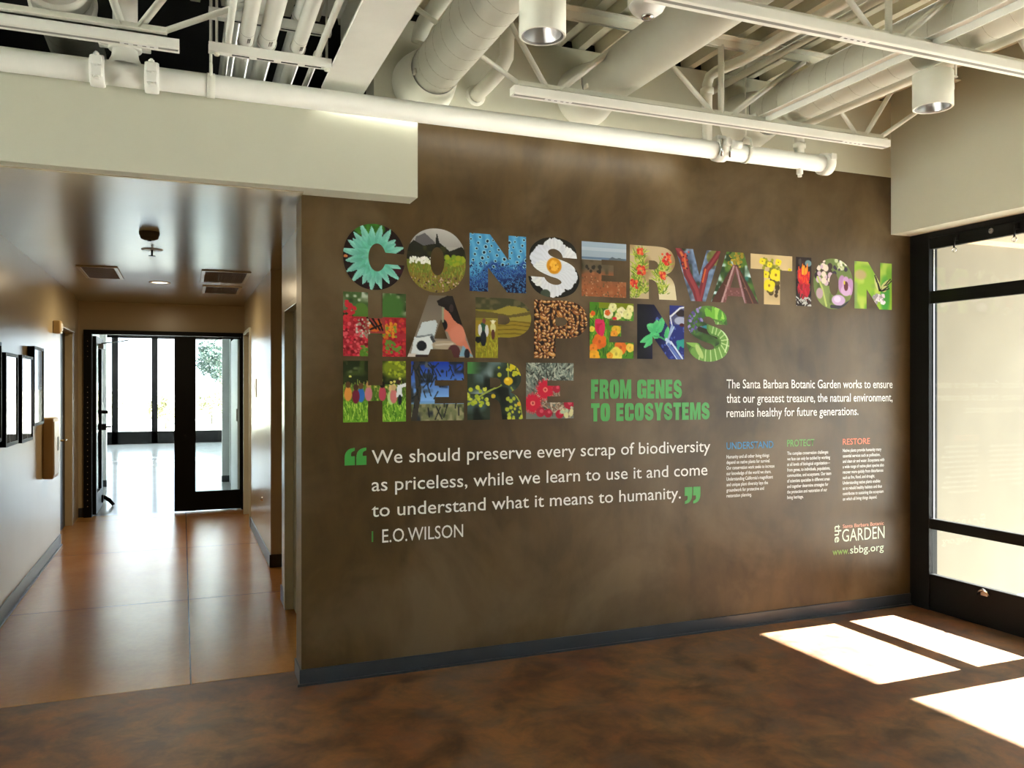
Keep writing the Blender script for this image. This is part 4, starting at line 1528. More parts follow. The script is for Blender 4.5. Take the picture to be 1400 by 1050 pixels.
def a_primrose():
    a = Art((200, 176, 132), 9)
    a.mottle(6, .06)
    a.dots(30, .045, [(70, 52, 26), (96, 84, 30), (60, 44, 22)], (.42, .18, .68, .70))
    a.dots(30, .03, [(150, 150, 40), (116, 122, 36)], (.26, .66, .72, .92))
    for x, y, r in [(.60, .60, .13), (.44, .38, .13), (.28, .86, .07), (.66, .86, .07), (.36, .60, .08), (.94, .72, .04), (.45, .80, .06)]:
        for k in range(4):
            a.ell(x + r * .5 * math.cos(k * PI / 2 + .5), y + r * .42 * math.sin(k * PI / 2 + .5), r * .62, r * .55, (222, 208, 20 + 8 * k))
        a.ell(x, y, r * .2, r * .2, (150, 110, 20))
    return a


def a_paintbrush():
    a = Art((40, 28, 26), 10)
    a.dots(40, .06, [(58, 34, 30), (30, 24, 22), (70, 60, 56)])
    a.ell(.8, .88, .2, .06, (110, 140, 146))
    a.blades(46, (.2, .10, .8, .42), .20, .045, [(170, 22, 40), (190, 30, 52), (140, 18, 34)], .9)
    a.blades(40, (.2, .44, .8, .60), .20, .05, [(206, 44, 34), (224, 80, 30), (190, 28, 44)], .8)
    a.blades(16, (.36, .62, .72, .68), .18, .05, [(236, 130, 28), (240, 160, 40)], .5)
    for _ in range(26):
        x, y = a.rng.uniform(0, 1), a.rng.uniform(0, .16)
        a.line([(x, y), (x + a.rng.uniform(-.2, .2), y + a.rng.uniform(-.05, .05))], .012, (182, 182, 178))
    return a


def a_lilacflower():
    a = Art((104, 120, 66), 11)
    a.patch(5, .5, (128, 146, 84)).patch(7, .66, (70, 84, 48))
    a.dots(18, .05, [(46, 34, 40), (60, 46, 40)], (.05, .5, .5, .95)).dots(14, .045, [(222, 206, 190), (198, 170, 186)], (.1, .5, .45, .95))
    a.dots(16, .04, [(58, 48, 66), (226, 220, 206), (190, 196, 150)], (.52, .7, .85, .98))
    a.line([(.10, .62), (.22, .40), (.32, .06)], .018, (176, 188, 104))
    for x, y, w, h, c in [(.72, .50, .09, .17, (176, 132, 178)), (.82, .48, .09, .17, (192, 150, 194)), (.93, .46, .08, .16, (180, 138, 184)), (.82, .38, .12, .10, (200, 164, 204))]:
        a.ell(x, y, w, h, c)
    a.ell(.82, .47, .05, .09, (96, 52, 56)).ell(.78, .54, .02, .04, (206, 190, 60))
    a.ell(.63, .18, .16, .10, (188, 160, 200)).ell(.60, .20, .08, .06, (214, 196, 222)).ell(.15, .3, .08, .1, (178, 150, 160))
    a.line([(.45, .05), (.70, .04), (.95, .18)], .03, (52, 50, 60))
    return a


def a_swallowtail():
    a = Art((138, 178, 56), 12)
    a.patch(4, .5, (108, 158, 48), soft=.4).patch(5, .62, (176, 196, 84), soft=.3).patch(4, .70, (110, 130, 96), soft=.3)
    a.ell(.16, .72, .12, .08, (178, 158, 112), 0, .6).ell(.82, .30, .1, .3, (70, 150, 60), 0, .6)
    for p, q in [((.66, .40), (.54, .72)), ((.70, .42), (.96, .66)), ((.72, .40), (.90, .50)), ((.66, .40), (.60, .60))]:
        a.leaf(*p, *q, .06, (196, 196, 130))
        a.line([p, q], .012, (36, 34, 30))
        a.line([(p[0] + .03, p[1]), (q[0] + .03, q[1] - .04)], .01, (44, 40, 34))
    a.dots(44, .028, [(226, 216, 226), (198, 180, 204), (150, 140, 150)], (.50, .14, .80, .32))
    return a


def a_redborder():
    a = Art((70, 96, 52), 13)
    a.patch(10, .5, (120, 134, 104)).patch(16, .62, (178, 188, 170), where=(a.V > .7).astype(float)).patch(8, .6, (44, 66, 34))
    a.ell(.28, .68, .12, .14, (84, 120, 46)).ell(.76, .78, .16, .16, (70, 112, 50), 0, .5)
    w = ((a.V < .62) & ((a.U < .40) | (a.U > .62))).astype(float)
    a.put(w * .9, (170, 34, 48))
    a.dots(170, .020, [(206, 44, 62), (150, 24, 38), (216, 86, 92), (120, 20, 30)], (0, 0, .42, .58)).dots(120, .020, [(206, 44, 62), (150, 24, 38), (196, 60, 44)], (.62, 0, 1, .6))
    a.dots(30, .022, [(196, 44, 54)], (.0, .55, .2, .85))
    a.dots(60, .018, [(216, 140, 36), (196, 110, 30), (120, 150, 50)], (.62, .3, .84, .52))
    a.dots(40, .02, [(84, 132, 40), (110, 150, 60)], (.28, .0, .42, .16)).dots(24, .02, [(96, 136, 50)], (.68, .06, .9, .26))
    a.put(((a.V < .62) & (a.V > .36) & (a.U > .34) & (a.U < .66)).astype(float), (150, 60, 56))
    a.poly([(.38, .60), (.50, .46), (.60, .42), (.52, .38), (.42, .40)], (206, 96, 34)).poly([(.46, .58), (.60, .56), (.64, .44), (.54, .44)], (196, 86, 30))
    for q in [((.38, .60), (.52, .44)), ((.46, .60), (.58, .42)), ((.42, .42), (.60, .50)), ((.56, .58), (.62, .42))]:
        a.line(list(q), .012, (34, 24, 22))
    a.dots(40, .014, [(200, 190, 176), (150, 140, 120)], (.2, .3, .42, .6))
    return a


def a_microscope():
    a = Art((106, 96, 84), 14)
    a.grad(.0, (150, 140, 124), 1.0, (108, 98, 86))
    a.poly([(.44, .92), (.60, 1.0), (.76, 1.0), (.86, .45), (.74, .56), (.62, .66), (.56, .80), (.46, .84)], (30, 26, 24))
    a.poly([(.54, .80), (.62, .74), (.70, .60), (.84, .50), (.88, .30), (.98, .04), (.84, .18), (.74, .20), (.66, .28), (.60, .42), (.55, .44)], (198, 118, 92))
    a.ell(.76, .38, .10, .12, (206, 128, 104), 0, .5)
    a.ell(.54, .52, .055, .085, (26, 26, 28)).line([(.53, .80), (.53, .58)], .01, (150, 160, 130))
    a.poly([(.22, .56), (.42, .60), (.45, .54), (.40, .34), (.36, .02), (.04, .02), (.10, .24)], (196, 208, 212))
    a.poly([(.10, .32), (.34, .36), (.40, .30), (.34, .04), (.06, .06)], (216, 224, 226))
    a.line([(.14, .32), (.36, .36), (.42, .30)], .01, (120, 130, 136))
    a.ell(.21, .18, .07, .075, (28, 30, 34)).line([(.36, .32), (.40, .24)], .02, (60, 64, 70))
    a.ell(.55, .20, .17, .07, (168, 154, 132)).line([(.42, .2), (.68, .22)], .012, (196, 184, 164))
    a.ell(.70, .08, .09, .12, (84, 44, 46)).poly([(.78, .02), (.84, .2), (1, .02)], (120, 160, 180)).ell(.90, .06, .04, .08, (30, 30, 40)).ell(.66, .8, .03, .06, (60, 50, 46))
    a.line([(.0, .03), (.12, .03)], .02, (214, 206, 196)).line([(.14, .02), (.30, .02)], .02, (60, 44, 40))
    return a


def a_hikers():
    a = Art((128, 116, 36), 15)
    a.grad(.0, (142, 134, 28), .62, (146, 122, 34))
    a.put((a.V > .80).astype(float), (70, 70, 44)).patch(14, .55, (96, 90, 60), where=(a.V > .8).astype(float))
    a.poly([(.1, .70), (.6, .88), (.9, .84), (1, .7), (1, .62), (.2, .64)], (150, 136, 52))
    a.poly([(0, .78), (.3, .76), (.6, .72), (1, .80), (1, .74), (.5, .66), (0, .66)], (98, 86, 42))
    for y in (.40, .47, .54, .60):
        a.line([(.4, y), (.7, y + .02), (1, y - .01)], .008, (110, 92, 24))
    a.blades(140, (0, 0, .42, .34), .08, .008, [(168, 164, 40), (120, 118, 24), (146, 146, 30)], .3)
    a.ell(.13, .48, .055, .10, (40, 84, 66)).ell(.08, .46, .03, .09, (206, 206, 206)).ell(.20, .45, .03, .09, (206, 206, 206)).ell(.14, .32, .05, .12, (30, 34, 40)).ell(.15, .61, .03, .04, (120, 70, 60)).ell(.05, .30, .05, .05, (22, 22, 24))
    a.ell(.31, .50, .045, .08, (206, 200, 138)).ell(.31, .60, .03, .03, (224, 216, 176)).ell(.31, .39, .03, .08, (90, 50, 40)).ell(.31, .615, .05, .012, (226, 220, 186))
    return a


def a_seeds():
    a = Art((34, 18, 8), 16)
    cols = [(140, 84, 34), (176, 116, 52), (112, 60, 22), (196, 142, 76), (150, 90, 44)]
    k = 0
    for i in range(13):
        for j in range(18):
            x, y = (i + .5 + a.rng.uniform(-.35, .35)) / 13, (j + .5 + a.rng.uniform(-.35, .35)) / 18
            r = a.rng.uniform(0, PI)
            big = 1.7 if (i * 5 + j * 3) % 23 == 0 else 1.0
            a.ell(x, y, .047 * big, .025 * big, (28, 13, 5), r, .15)
            a.ell(x, y, .040 * big, .020 * big, cols[k % 5], r, .25)
            a.ell(x + .006, y + .006, .018 * big, .006, (232, 200, 150), r, .5)
            k += 1
    return a


def a_poppies():
    a = Art((70, 128, 24), 17)
    a.blades(160, (0, 0, 1, .9), .16, .012, [(96, 150, 30), (50, 100, 20), (120, 164, 50), (40, 84, 24)], .7)
    a.put((a.V > .9).astype(float) * (a.U > .2), (120, 134, 16))
    fl = [(.52, .92, .09, (226, 226, 160)), (.42, .80, .10, (228, 224, 180)), (.72, .84, .10, (232, 228, 176)), (.86, .80, .10, (222, 224, 150)), (.92, .90, .08, (226, 222, 150)), (.64, .76, .07, (228, 220, 150)), (.60, .52, .10, (222, 180, 40)), (.05, .52, .06, (216, 196, 60)), (.22, .30, .15, (222, 106, 24)), (.08, .18, .09, (228, 130, 30)), (.70, .20, .14, (220, 108, 26)), (.60, .08, .14, (226, 210, 84)), (.92, .20, .09, (224, 190, 70)), (.10, .04, .12, (230, 166, 30)), (.45, .05, .07, (222, 150, 30)), (.40, .82, .06, (214, 98, 34)), (.03, .76, .05, (222, 190, 60)), (.07, .80, .05, (220, 96, 24)), (.55, .44, .08, (226, 150, 36))]
    for x, y, r, c in fl:
        for q in range(5):
            an = q * 2 * PI / 5 + x * 9
            a.ell(x + r * .45 * math.cos(an), y + r * .40 * math.sin(an), r * .6, r * .5, [v * (1 - .06 * (q % 2)) for v in c])
        a.ell(x, y, r * .2, r * .2, [v * .8 for v in c])
    for q, (dx, c) in enumerate([(-.05, (196, 26, 72)), (.05, (212, 40, 88)), (0, (178, 18, 60))]):
        a.leaf(.24 + dx * .3, .42, .22 + dx * 1.6, .70, .07, c)
    a.ell(.27, .50, .06, .10, (204, 30, 84)).ell(.56, .72, .05, .03, (196, 34, 50)).ell(.2, .66, .08, .04, (206, 40, 90))
    return a


def a_testtube():
    a = Art((14, 14, 40), 18)
    a.put(np.clip((a.U - .30) / .4, 0, 1), (34, 44, 120))
    a.put(np.clip((.3 - a.U) / .2, 0, 1), (10, 10, 22))
    a.dots(40, .028, [(70, 90, 176), (52, 70, 156)], (.4, 0, 1, 1), .6)
    for p in [(.42, .52, .20, .62, .09), (.40, .50, .42, .72, .08), (.44, .48, .56, .80, .07), (.42, .46, .22, .38, .07), (.38, .44, .06, .30, .06), (.36, .40, .14, .20, .05), (.46, .46, .34, .40, .06), (.60, .36, .66, .62, .05), (.38, .55, .50, .70, .05)]:
        a.leaf(*p, (74, 186, 118), (112, 212, 140))
    a.line([(.36, .42), (.50, .40), (.62, .34)], .012, (60, 150, 96))
    a.line([(.64, .34), (.78, .60)], .012, (170, 196, 226)).line([(.62, .36), (.70, .30)], .03, (176, 196, 232))
    a.line([(.62, .30), (.86, .0)], .014, (206, 220, 240)).line([(.72, .32), (.96, .02)], .014, (206, 220, 240)).line([(.66, .28), (.90, 0)], .028, (90, 112, 184))
    a.poly([(.70, .82), (.92, .96), (1, .96), (1, .66), (.80, .64), (.74, .72)], (80, 84, 120)).ell(.92, .72, .12, .07, (168, 176, 204)).ell(.93, .86, .10, .06, (34, 22, 30)).ell(.95, .64, .05, .03, (70, 20, 30))
    a.line([(.72, .80), (.92, .96), (1, .97)], .012, (226, 230, 240)).line([(.74, .62), (.70, .80)], .012, (210, 216, 234)).line([(.74, .62), (.66, .38)], .018, (150, 172, 212))
    a.dots(14, .035, [(40, 150, 140)], (.85, .2, 1, .4), .6)
    return a


def a_caterpillar():
    a = Art((58, 92, 40), 19)
    a.patch(5, .5, (84, 128, 56), soft=.3).patch(7, .64, (40, 62, 36))
    a.dots(46, .035, [(112, 96, 172), (84, 70, 140), (146, 130, 196), (60, 90, 60)], (0, .5, .36, .98), .6)
    a.blades(16, (.5, .66, .9, .8), .28, .045, [(110, 176, 60), (150, 204, 90), (84, 150, 50)], .8)
    a.ell(.5, .6, .14, .05, (40, 130, 140))
    a.line([(.30, .58), (.56, .52), (.70, .46)], .04, (44, 36, 26))
    body = smooth([(.62, .62), (.80, .56), (.92, .40), (.88, .22), (.68, .12), (.44, .10), (.2, .14)], 6)
    a.line(body, .15, (82, 124, 56)).line(body, .11, (104, 150, 72))
    for i in range(0, len(body) - 1, 3):
        x, y = body[i]
        dx, dy = body[i + 1][0] - x, body[i + 1][1] - y
        L = math.hypot(dx, dy) + 1e-6
        a.line([(x - dy / L * .11, y + dx / L * .11), (x + dy / L * .11, y - dx / L * .11)], .008, (176, 206, 140))
    a.line(smooth([(.74, .64), (.95, .42), (.90, .18)], 5), .012, (196, 222, 170))
    a.ell(.14, .32, .16, .05, (130, 176, 84), -.3).ell(.3, .18, .05, .14, (168, 196, 120), .6)
    return a


def a_children():
    a = Art((36, 46, 22), 20)
    a.patch(10, .55, (60, 74, 30)).patch(16, .66, (90, 100, 60), where=(a.V > .8).astype(float))
    a.ell(.86, .88, .2, .14, (120, 136, 30), 0, .5).dots(40, .02, [(160, 176, 40), (96, 112, 30)], (.72, .76, 1, 1))
    a.put((a.V < .62).astype(float), (84, 120, 36)).put((a.V < .34).astype(float), (104, 156, 40))
    a.blades(260, (0, 0, 1, .3), .12, .010, [(140, 186, 60), (76, 126, 30), (168, 206, 80), (100, 150, 40)], .4)
    a.blades(90, (0, .34, 1, .58), .12, .008, [(130, 150, 60), (60, 90, 30), (150, 164, 70)], .3)
    for x, y, c, h in [(.08, .46, (214, 140, 60), (90, 60, 34)), (.28, .44, (52, 110, 190), (96, 70, 40)), (.40, .46, (196, 120, 130), (186, 140, 90)), (.20, .42, (110, 30, 50), (70, 46, 30)), (.62, .46, (190, 70, 90), (36, 28, 24)), (.76, .40, (176, 206, 130), (216, 186, 130)), (.80, .42, (206, 120, 120), (200, 170, 120))]:
        a.ell(x, y, .055, .11, c).ell(x, y + .15, .038, .05, h)
    a.poly([(.84, .40), (.86, .60), (1, .64), (1, .58), (.93, .56), (.94, .42)], (226, 232, 236)).ell(.88, .66, .03, .04, (60, 40, 30)).ell(.90, .36, .03, .08, (30, 34, 40))
    a.dots(10, .016, [(222, 214, 110)], (.1, .55, .9, .75))
    return a


def a_skytree():
    a = Art((40, 92, 190), 21)
    a.grad(.0, (126, 146, 110), .34, (112, 160, 220)).grad(.34, (130, 180, 236), 1.0, (20, 52, 156))
    a.put((a.V < .28).astype(float), (118, 122, 84)).patch(16, .5, (150, 146, 110), where=(a.V < .28).astype(float)).patch(12, .6, (70, 80, 50), where=(a.V < .28).astype(float))
    a.patch(8, .52, (46, 54, 60), where=(a.U < .42).astype(float)).patch(14, .56, (84, 90, 96), where=((a.U < .35) & (a.V > .4)).astype(float)).patch(12, .6, (28, 34, 44), where=(a.V > .55).astype(float))
    a.line([(.05, 0), (.14, .5), (.1, 1)], .05, (60, 56, 48))
    for i in range(46):
        x, y = a.rng.uniform(0, 1), a.rng.uniform(.2, 1)
        a.line([(x, y), (x + a.rng.uniform(-.12, .12), y - a.rng.uniform(.05, .22))], .008, (34, 38, 40))
    return a


def a_mimosa():
    a = Art((44, 58, 44), 22)
    a.patch(4, .5, (70, 92, 90), soft=.3).patch(5, .62, (150, 168, 176), soft=.3, where=((a.U < .6) & (a.V > .45)).astype(float)).patch(6, .55, (22, 28, 22))
    a.put((a.V > .8) * np.clip((.25 - a.U) / .2, 0, 1), (70, 130, 64))
    a.line([(.0, .26), (.3, .46), (.6, .60)], .012, (150, 164, 70)).line([(.72, .98), (.74, .6)], .008, (150, 164, 70)).line([(.78, .56), (.95, .30), (1, .02)], .012, (140, 158, 66))
    a.dots(28, .026, [(176, 186, 48), (150, 170, 40), (196, 200, 76)], (0, .24, .40, .58)).dots(18, .026, [(196, 190, 40), (168, 176, 44)], (.55, .78, .98, .98)).dots(24, .025, [(168, 180, 52), (190, 190, 60)], (.7, 0, 1, .52))
    a.ell(.73, .67, .075, .065, (222, 180, 22)).ell(.71, .70, .03, .02, (240, 214, 80)).ell(.46, .41, .038, .036, (206, 180, 40)).ell(.93, .27, .035, .035, (214, 170, 40)).ell(.80, .92, .045, .045, (206, 186, 30)).ell(.18, .56, .035, .035, (190, 196, 60))
    return a


def a_eucalyptus():
    a = Art((110, 116, 106), 23)
    a.blades(210, (0, .45, 1, .95), .22, .016, [(140, 152, 140), (70, 80, 74), (100, 116, 108), (170, 176, 160), (50, 56, 50)], 1.3)
    a.blades(120, (.2, .0, 1, .4), .2, .012, [(160, 140, 116), (120, 96, 74), (196, 180, 156), (80, 60, 50)], 1.5)
    for x, y, r in [(.40, .52, .21), (.14, .28, .20)]:
        for k in range(46):
            an = 2 * PI * k / 46 + x
            a.leaf(x, y, x + r * (1 + .1 * math.sin(k * 5)) * math.cos(an), y + r * math.sin(an), .013, (214, 34, 62) if k % 2 else (176, 18, 46))
        a.ell(x, y, r * .62, r * .58, (196, 24, 54), 0, .3).ell(x, y, r * .22, r * .2, (226, 130, 110)).ell(x, y, r * .1, r * .1, (150, 40, 50))
    for x, y, r in [(.64, .54, .08), (.90, .26, .10), (.70, .08, .08), (.30, .12, .09), (.46, .10, .08)]:
        a.ell(x, y, r, r * .9, (164, 24, 50)).ell(x + .02, y + .02, r * .4, r * .35, (206, 70, 90))
    a.dots(8, .035, [(176, 190, 156), (206, 204, 150)], (.74, .04, .98, .2))
    return a


G1, G2, G3 = 'photo letters of CONSERVATION', 'photo letters of HAPPENS', 'photo letters of HERE'
ZA, ZB = (2.078, 2.402), (2.060, 2.412)
rows = [
    ('C', g_C, 0.786, 1.113, ZB, a_succulent, 'C', 'filled with a turquoise succulent, starting the top row on the brown wall', G1),
    ('O', g_O, 1.129, 1.468, ZB, a_meadow, 'O', 'filled with a grassy meadow under dark trees and grey sky', G1),
    ('N', g_N, 1.489, 1.831, ZA, a_bluecells, 'N', 'filled with blue cells and black-centred dots', G1),
    ('S', g_S, 1.844, 2.172, ZB, a_poppy, 'S', 'filled with a white poppy with an orange centre', G1),
    ('E', g_E, 2.187, 2.487, ZA, a_bluff, 'E', 'filled with a rusty bluff under a blue-grey sea sky', G1),
    ('R', g_R, 2.512, 2.844, ZA, a_grevillea, 'R', 'filled with needle leaves and red flowers on beige', G1),
    ('V', g_V, 2.834, 3.171, ZA, a_manzanita, 'V', 'filled with forked dark red branches on blue', G1),
    ('A', g_A, 3.099, 3.467, ZA, a_redwood, 'A', 'filled with a brown trunk rising into green forest', G1),
    ('T', g_T, 3.403, 3.739, ZA, a_primrose, 'T', 'filled with yellow flowers on sand', G1),
    ('I', g_I, 3.770, 3.898, ZA, a_paintbrush, 'I', 'filled with a red and orange spiky flower', G1),
    ('O', g_O, 3.916, 4.258, (2.066, 2.408), a_lilacflower, 'O', 'filled with lilac flowers on olive green', G1),
    ('N', g_N, 4.271, 4.609, ZA, a_swallowtail, 'N', 'filled with a pale striped butterfly on bright green', G1),
    ('H', g_H, 0.786, 1.125, (1.705, 2.045), a_redborder, 'H', 'filled with red flower borders and an orange butterfly', G2),
    ('A', g_A, 1.133, 1.511, (1.705, 2.045), a_microscope, 'A', 'filled with a person looking into a white microscope', G2),
    ('P', g_P, 1.524, 1.863, (1.705, 2.045), a_hikers, 'P', 'filled with two hikers on golden grassland', G2),
    ('P', g_P, 1.881, 2.225, (1.708, 2.045), a_seeds, 'P', 'filled with brown glossy seeds', G2),
    ('E', g_E, 2.240, 2.538, (1.712, 2.045), a_poppies, 'E', 'filled with yellow, orange and pink poppies', G2),
    ('N', g_N, 2.563, 2.898, (1.712, 2.045), a_testtube, 'N', 'filled with a green sprig and test tube on navy', G2),
    ('S', g_S, 2.914, 3.238, (1.700, 2.052), a_caterpillar, 'S', 'filled with a green caterpillar and violet flowers', G2),
    ('H', g_H, 0.786, 1.125, (1.355, 1.681), a_children, 'H', 'filled with children walking in tall green grass', G3),
    ('E', g_E, 1.154, 1.455, (1.357, 1.681), a_skytree, 'E', 'filled with branches against deep blue sky', G3),
    ('R', g_R, 1.476, 1.812, (1.357, 1.681), a_mimosa, 'R', 'filled with round yellow blossoms and dark leaves', G3),
    ('E', g_E, 1.831, 2.134, (1.357, 1.681), a_eucalyptus, 'E', 'filled with crimson spiky blossoms and grey leaves', G3),
]
for (ch, shp, xa, xb, (za, zb_), art, nm, lab, grp) in rows:
    letter('photo_letter', shp, xa, xb, za, zb_, art(), 'letter %s %s' % (nm, lab), grp)


# ---- plain lettering cut from vinyl
def split_words(me, name, mat, parent, gap):
    """cut one line of lettering into a mesh for each word"""
    me.update()
    flip = len(me.polygons) and sum(p.normal.y * p.area for p in me.polygons) > 0
    V = np.array([v.co[:] for v in me.vertices])
    iv = sorted((min(V[i, 0] for i in p.vertices), max(V[i, 0] for i in p.vertices)) for p in me.polygons)
    spans = [list(iv[0])]
    for a, b in iv[1:]:
        if a > spans[-1][1] + gap:
            spans.append([a, b])
        else:
            spans[-1][1] = max(spans[-1][1], b)
    for a, b in spans:
        fs = [tuple(p.vertices) for p in me.polygons if a - 1e-6 <= min(V[i, 0] for i in p.vertices) <= b + 1e-6]
        used = sorted({i for f in fs for i in f})
        ix = {i: k for k, i in enumerate(used)}
        m2 = bpy.data.meshes.new(name)
        m2.from_pydata([tuple(V[i]) for i in used], [], [tuple(ix[i] for i in (f[::-1] if flip else f)) for f in fs])
        m2.materials.append(M[mat])
        m2.update()
        o = bpy.data.objects.new(name, m2)
        COL.objects.link(o)
        o.parent = parent
        o.matrix_parent_inverse = Matrix.Translation(-parent.location)
    bpy.data.meshes.remove(me)


def text_obj(name, body, x0, z, mat, h=None, width=None, weight=0.0, parent=None, rot=0.0, words=False):
    """One line of lettering on the wall; x0 left edge, z baseline, h cap height, width the total width."""
    def mk(t, off):
        cu = bpy.data.curves.new('t', 'FONT')
        cu.body = t
        cu.size = 1.0
        cu.offset = off
        cu.resolution_u = 3
        ob = bpy.data.objects.new('t', cu)
        COL.objects.link(ob)
        dg = bpy.context.evaluated_depsgraph_get()
        me = bpy.data.meshes.new_from_object(ob.evaluated_get(dg))
        bpy.data.objects.remove(ob)
        bpy.data.curves.remove(cu)
        return me
    ref = mk('H', 0.0)
    cap = max(v.co.y for v in ref.vertices)
    bpy.data.meshes.remove(ref)
    me = mk(body, weight)
    sx0 = min(v.co.x for v in me.vertices)
    sx1 = max(v.co.x for v in me.vertices)
    sy = h / cap
    sx = width / (sx1 - sx0) if width else sy
    for v in me.vertices:
        x, y = (v.co.x - sx0) * sx, v.co.y * sy
        if rot:
            x, y = x * math.cos(rot) - y * math.sin(rot), x * math.sin(rot) + y * math.cos(rot)
        v.co = (x0 + x, -0.0018, z + y)
    if words:
        return split_words(me, name, mat, parent, gap=0.21 * h)
    me.name = name
    me.update()
    if len(me.polygons) and sum(p.normal.y * p.area for p in me.polygons) > 0:
        me.flip_normals()
    me.materials.clear()
    me.materials.append(M[mat])
    o = bpy.data.objects.new(name, me)
    COL.objects.link(o)
    if parent is not None:
        o.parent = parent
        o.matrix_parent_inverse = Matrix.Translation(-parent.location)
    return o


q = thing('wall_quote', (2.0, 0.0, 0.85), 'large white three-line quotation on the brown wall', 'lettering')
text_obj('quote_word', 'We should preserve every scrap of biodiversity', 0.938, 1.133, 'vinyl', 0.071, 2.155, 0.003, q, words=True)
text_obj('quote_word', 'as priceless, while we learn to use it and come', 0.938, 0.986, 'vinyl', 0.071, 2.133, 0.003, q, words=True)
text_obj('quote_word', 'to understand what it means to humanity.', 0.938, 0.849, 'vinyl', 0.071, 1.936, 0.003, q, words=True)
tag(text_obj('wall_attribution', 'E.O.WILSON', 0.995, 0.708, 'vinyl', 0.070, 0.456, 0.003), 'white name in capitals under the three-line quotation', 'lettering')
tag(box('divider_bar', 'green', 0.938, 0.946, -0.0016, -0.0002, 0.715, 0.772), 'thin dark green bar left of the name under the quotation', 'lettering')


def quotes(x0, z0, w, h, close, lab):
    m = MB()
    for k in range(2):
        ox = x0 + k * w * 0.53
        ww = w * 0.47
        pts = [(0, 0), (1, 0), (1, .52), (.62, .52)] + smooth([(.62, .52), (.66, .74), (.98, .84)], 4)[1:] + [(.98, 1.0)] + smooth([(.98, 1.0), (.45, .93), (.10, .72), (0, .42)], 5)[1:]
        if close:
            pts = [(1 - p[0], 1 - p[1]) for p in pts]
        m.prism([(ox + p[0] * ww, z0 + p[1] * h) for p in pts], 'y', -0.0018, -0.0002)
    o = m.build('quotation_mark', 'green')
    return tag(o, lab, 'lettering', 'green quotation marks')


quotes(0.794, 1.128, 0.116, 0.092, False, 'green opening quotation mark left of the quotation')
quotes(2.903, 0.812, 0.116, 0.104, True, 'green closing quotation mark after the word humanity')

t = thing('wall_heading', (2.6, 0, 1.33), 'bold green two-line heading FROM GENES TO ECOSYSTEMS', 'lettering')


def ring(n=28, rx=.5, ry=.5, p=2.6):
    return oval(.5, .5, rx, ry, n, p)


HEAVY = {
    'F': lambda: ([(0, 0), (.46, 0), (.46, .37), (.86, .37), (.86, .62), (.46, .62), (.46, .75), (.95, .75), (.95, 1), (0, 1)], []),
    'M': lambda: ([(0, 0), (.27, 0), (.27, .62), (.40, 0), (.60, 0), (.73, .62), (.73, 0), (1, 0), (1, 1), (.66, 1), (.50, .45), (.34, 1), (0, 1)], []),
    'G': lambda: (smooth([(1, .66), (1, .82), (.86, .96), (.5, 1.0), (.14, .96), (0, .82), (0, .5), (0, .18), (.14, .04), (.42, 0), (.60, .03), (.70, .12)], 3) + [(.72, .02), (1, .02), (1, .54), (.52, .54), (.52, .33), (.58, .33), (.58, .24), (.50, .19), (.43, .24), (.43, .76), (.50, .81), (.57, .76), (.57, .66)], []),
    'C': lambda: (smooth([(1, .62), (1, .82), (.86, .96), (.5, 1.0), (.14, .96), (0, .82), (0, .5), (0, .18), (.14, .04), (.5, 0), (.86, .04), (1, .18), (1, .40)], 3) + [(.57, .40), (.57, .24), (.50, .19), (.43, .24), (.43, .76), (.50, .81), (.57, .76), (.57, .62)], []),
    'Y': lambda: ([(.29, 0), (.71, 0), (.71, .36), (1.02, 1), (.62, 1), (.50, .66), (.38, 1), (-.02, 1), (.29, .36)], []),
    'O': lambda: (ring(32, .5, .5, 3.2), [[(.5 + .075 * math.cos(q), .5 + .27 * math.sin(q)) for q in np.linspace(0, 2 * PI, 17)[:-1]]]),
    'R': g_R, 'E': lambda: ([(0, 0), (.95, 0), (.95, .25), (.45, .25), (.45, .39), (.88, .39), (.88, .62), (.45, .62), (.45, .75), (.95, .75), (.95, 1), (0, 1)], []),
    'N': lambda: ([(0, 0), (.36, 0), (.36, .52), (.62, 0), (1, 0), (1, 1), (.64, 1), (.64, .50), (.38, 1), (0, 1)], []),
    'S': g_S, 'T': lambda: ([(.28, 0), (.72, 0), (.72, .75), (1, .75), (1, 1), (0, 1), (0, .75), (.28, .75)], []),
}
WID = {'M': 1.28, 'O': 1.05, 'G': 1.05, 'N': 1.05, 'E': .86, 'F': .84, 'T': .92, ' ': .48}


def heavy_line(body, x0, z0, h, width, parent):
    gap = .10
    tot = sum(WID.get(c, 1.0) for c in body) + gap * (len(body) - 1)
    u = width / tot
    x = x0
    for c in body:
        w = WID.get(c, 1.0) * u
        if c != ' ':
            o_, hs = HEAVY[c]()
            loops = [[(x + p[0] * w, z0 + p[1] * h) for p in lp] for lp in [o_] + hs]
            vs, es = [], []
            for lp in loops:
                b_ = len(vs)
                vs += lp
                es += [(b_ + i, b_ + (i + 1) % len(lp)) for i in range(len(lp))]
            r = delaunay_2d_cdt([Vector(v) for v in vs], es, [], 0, 1e-6)
            P = np.array([(v.x, v.y) for v in r[0]])
            fs = []
            for f in r[2]:
                cx, cy = P[list(f)].mean(axis=0)
                q = [inside(np.array([cx]), np.array([cy]), lp)[0] for lp in loops]
                if q[0] and not any(q[1:]):
                    fs.append(f)
            me = bpy.data.meshes.new('heading_letter')
            me.from_pydata([(p[0], -0.0018, p[1]) for p in P], [], fs)
            me.update()
            if me.polygons[0].normal.y > 0:
                me.flip_normals()
            me.materials.append(M['green'])
            o = bpy.data.objects.new('heading_letter', me)
            COL.objects.link(o)
            o.parent = parent
            o.matrix_parent_inverse = Matrix.Translation(-parent.location)
        x += w + gap * u


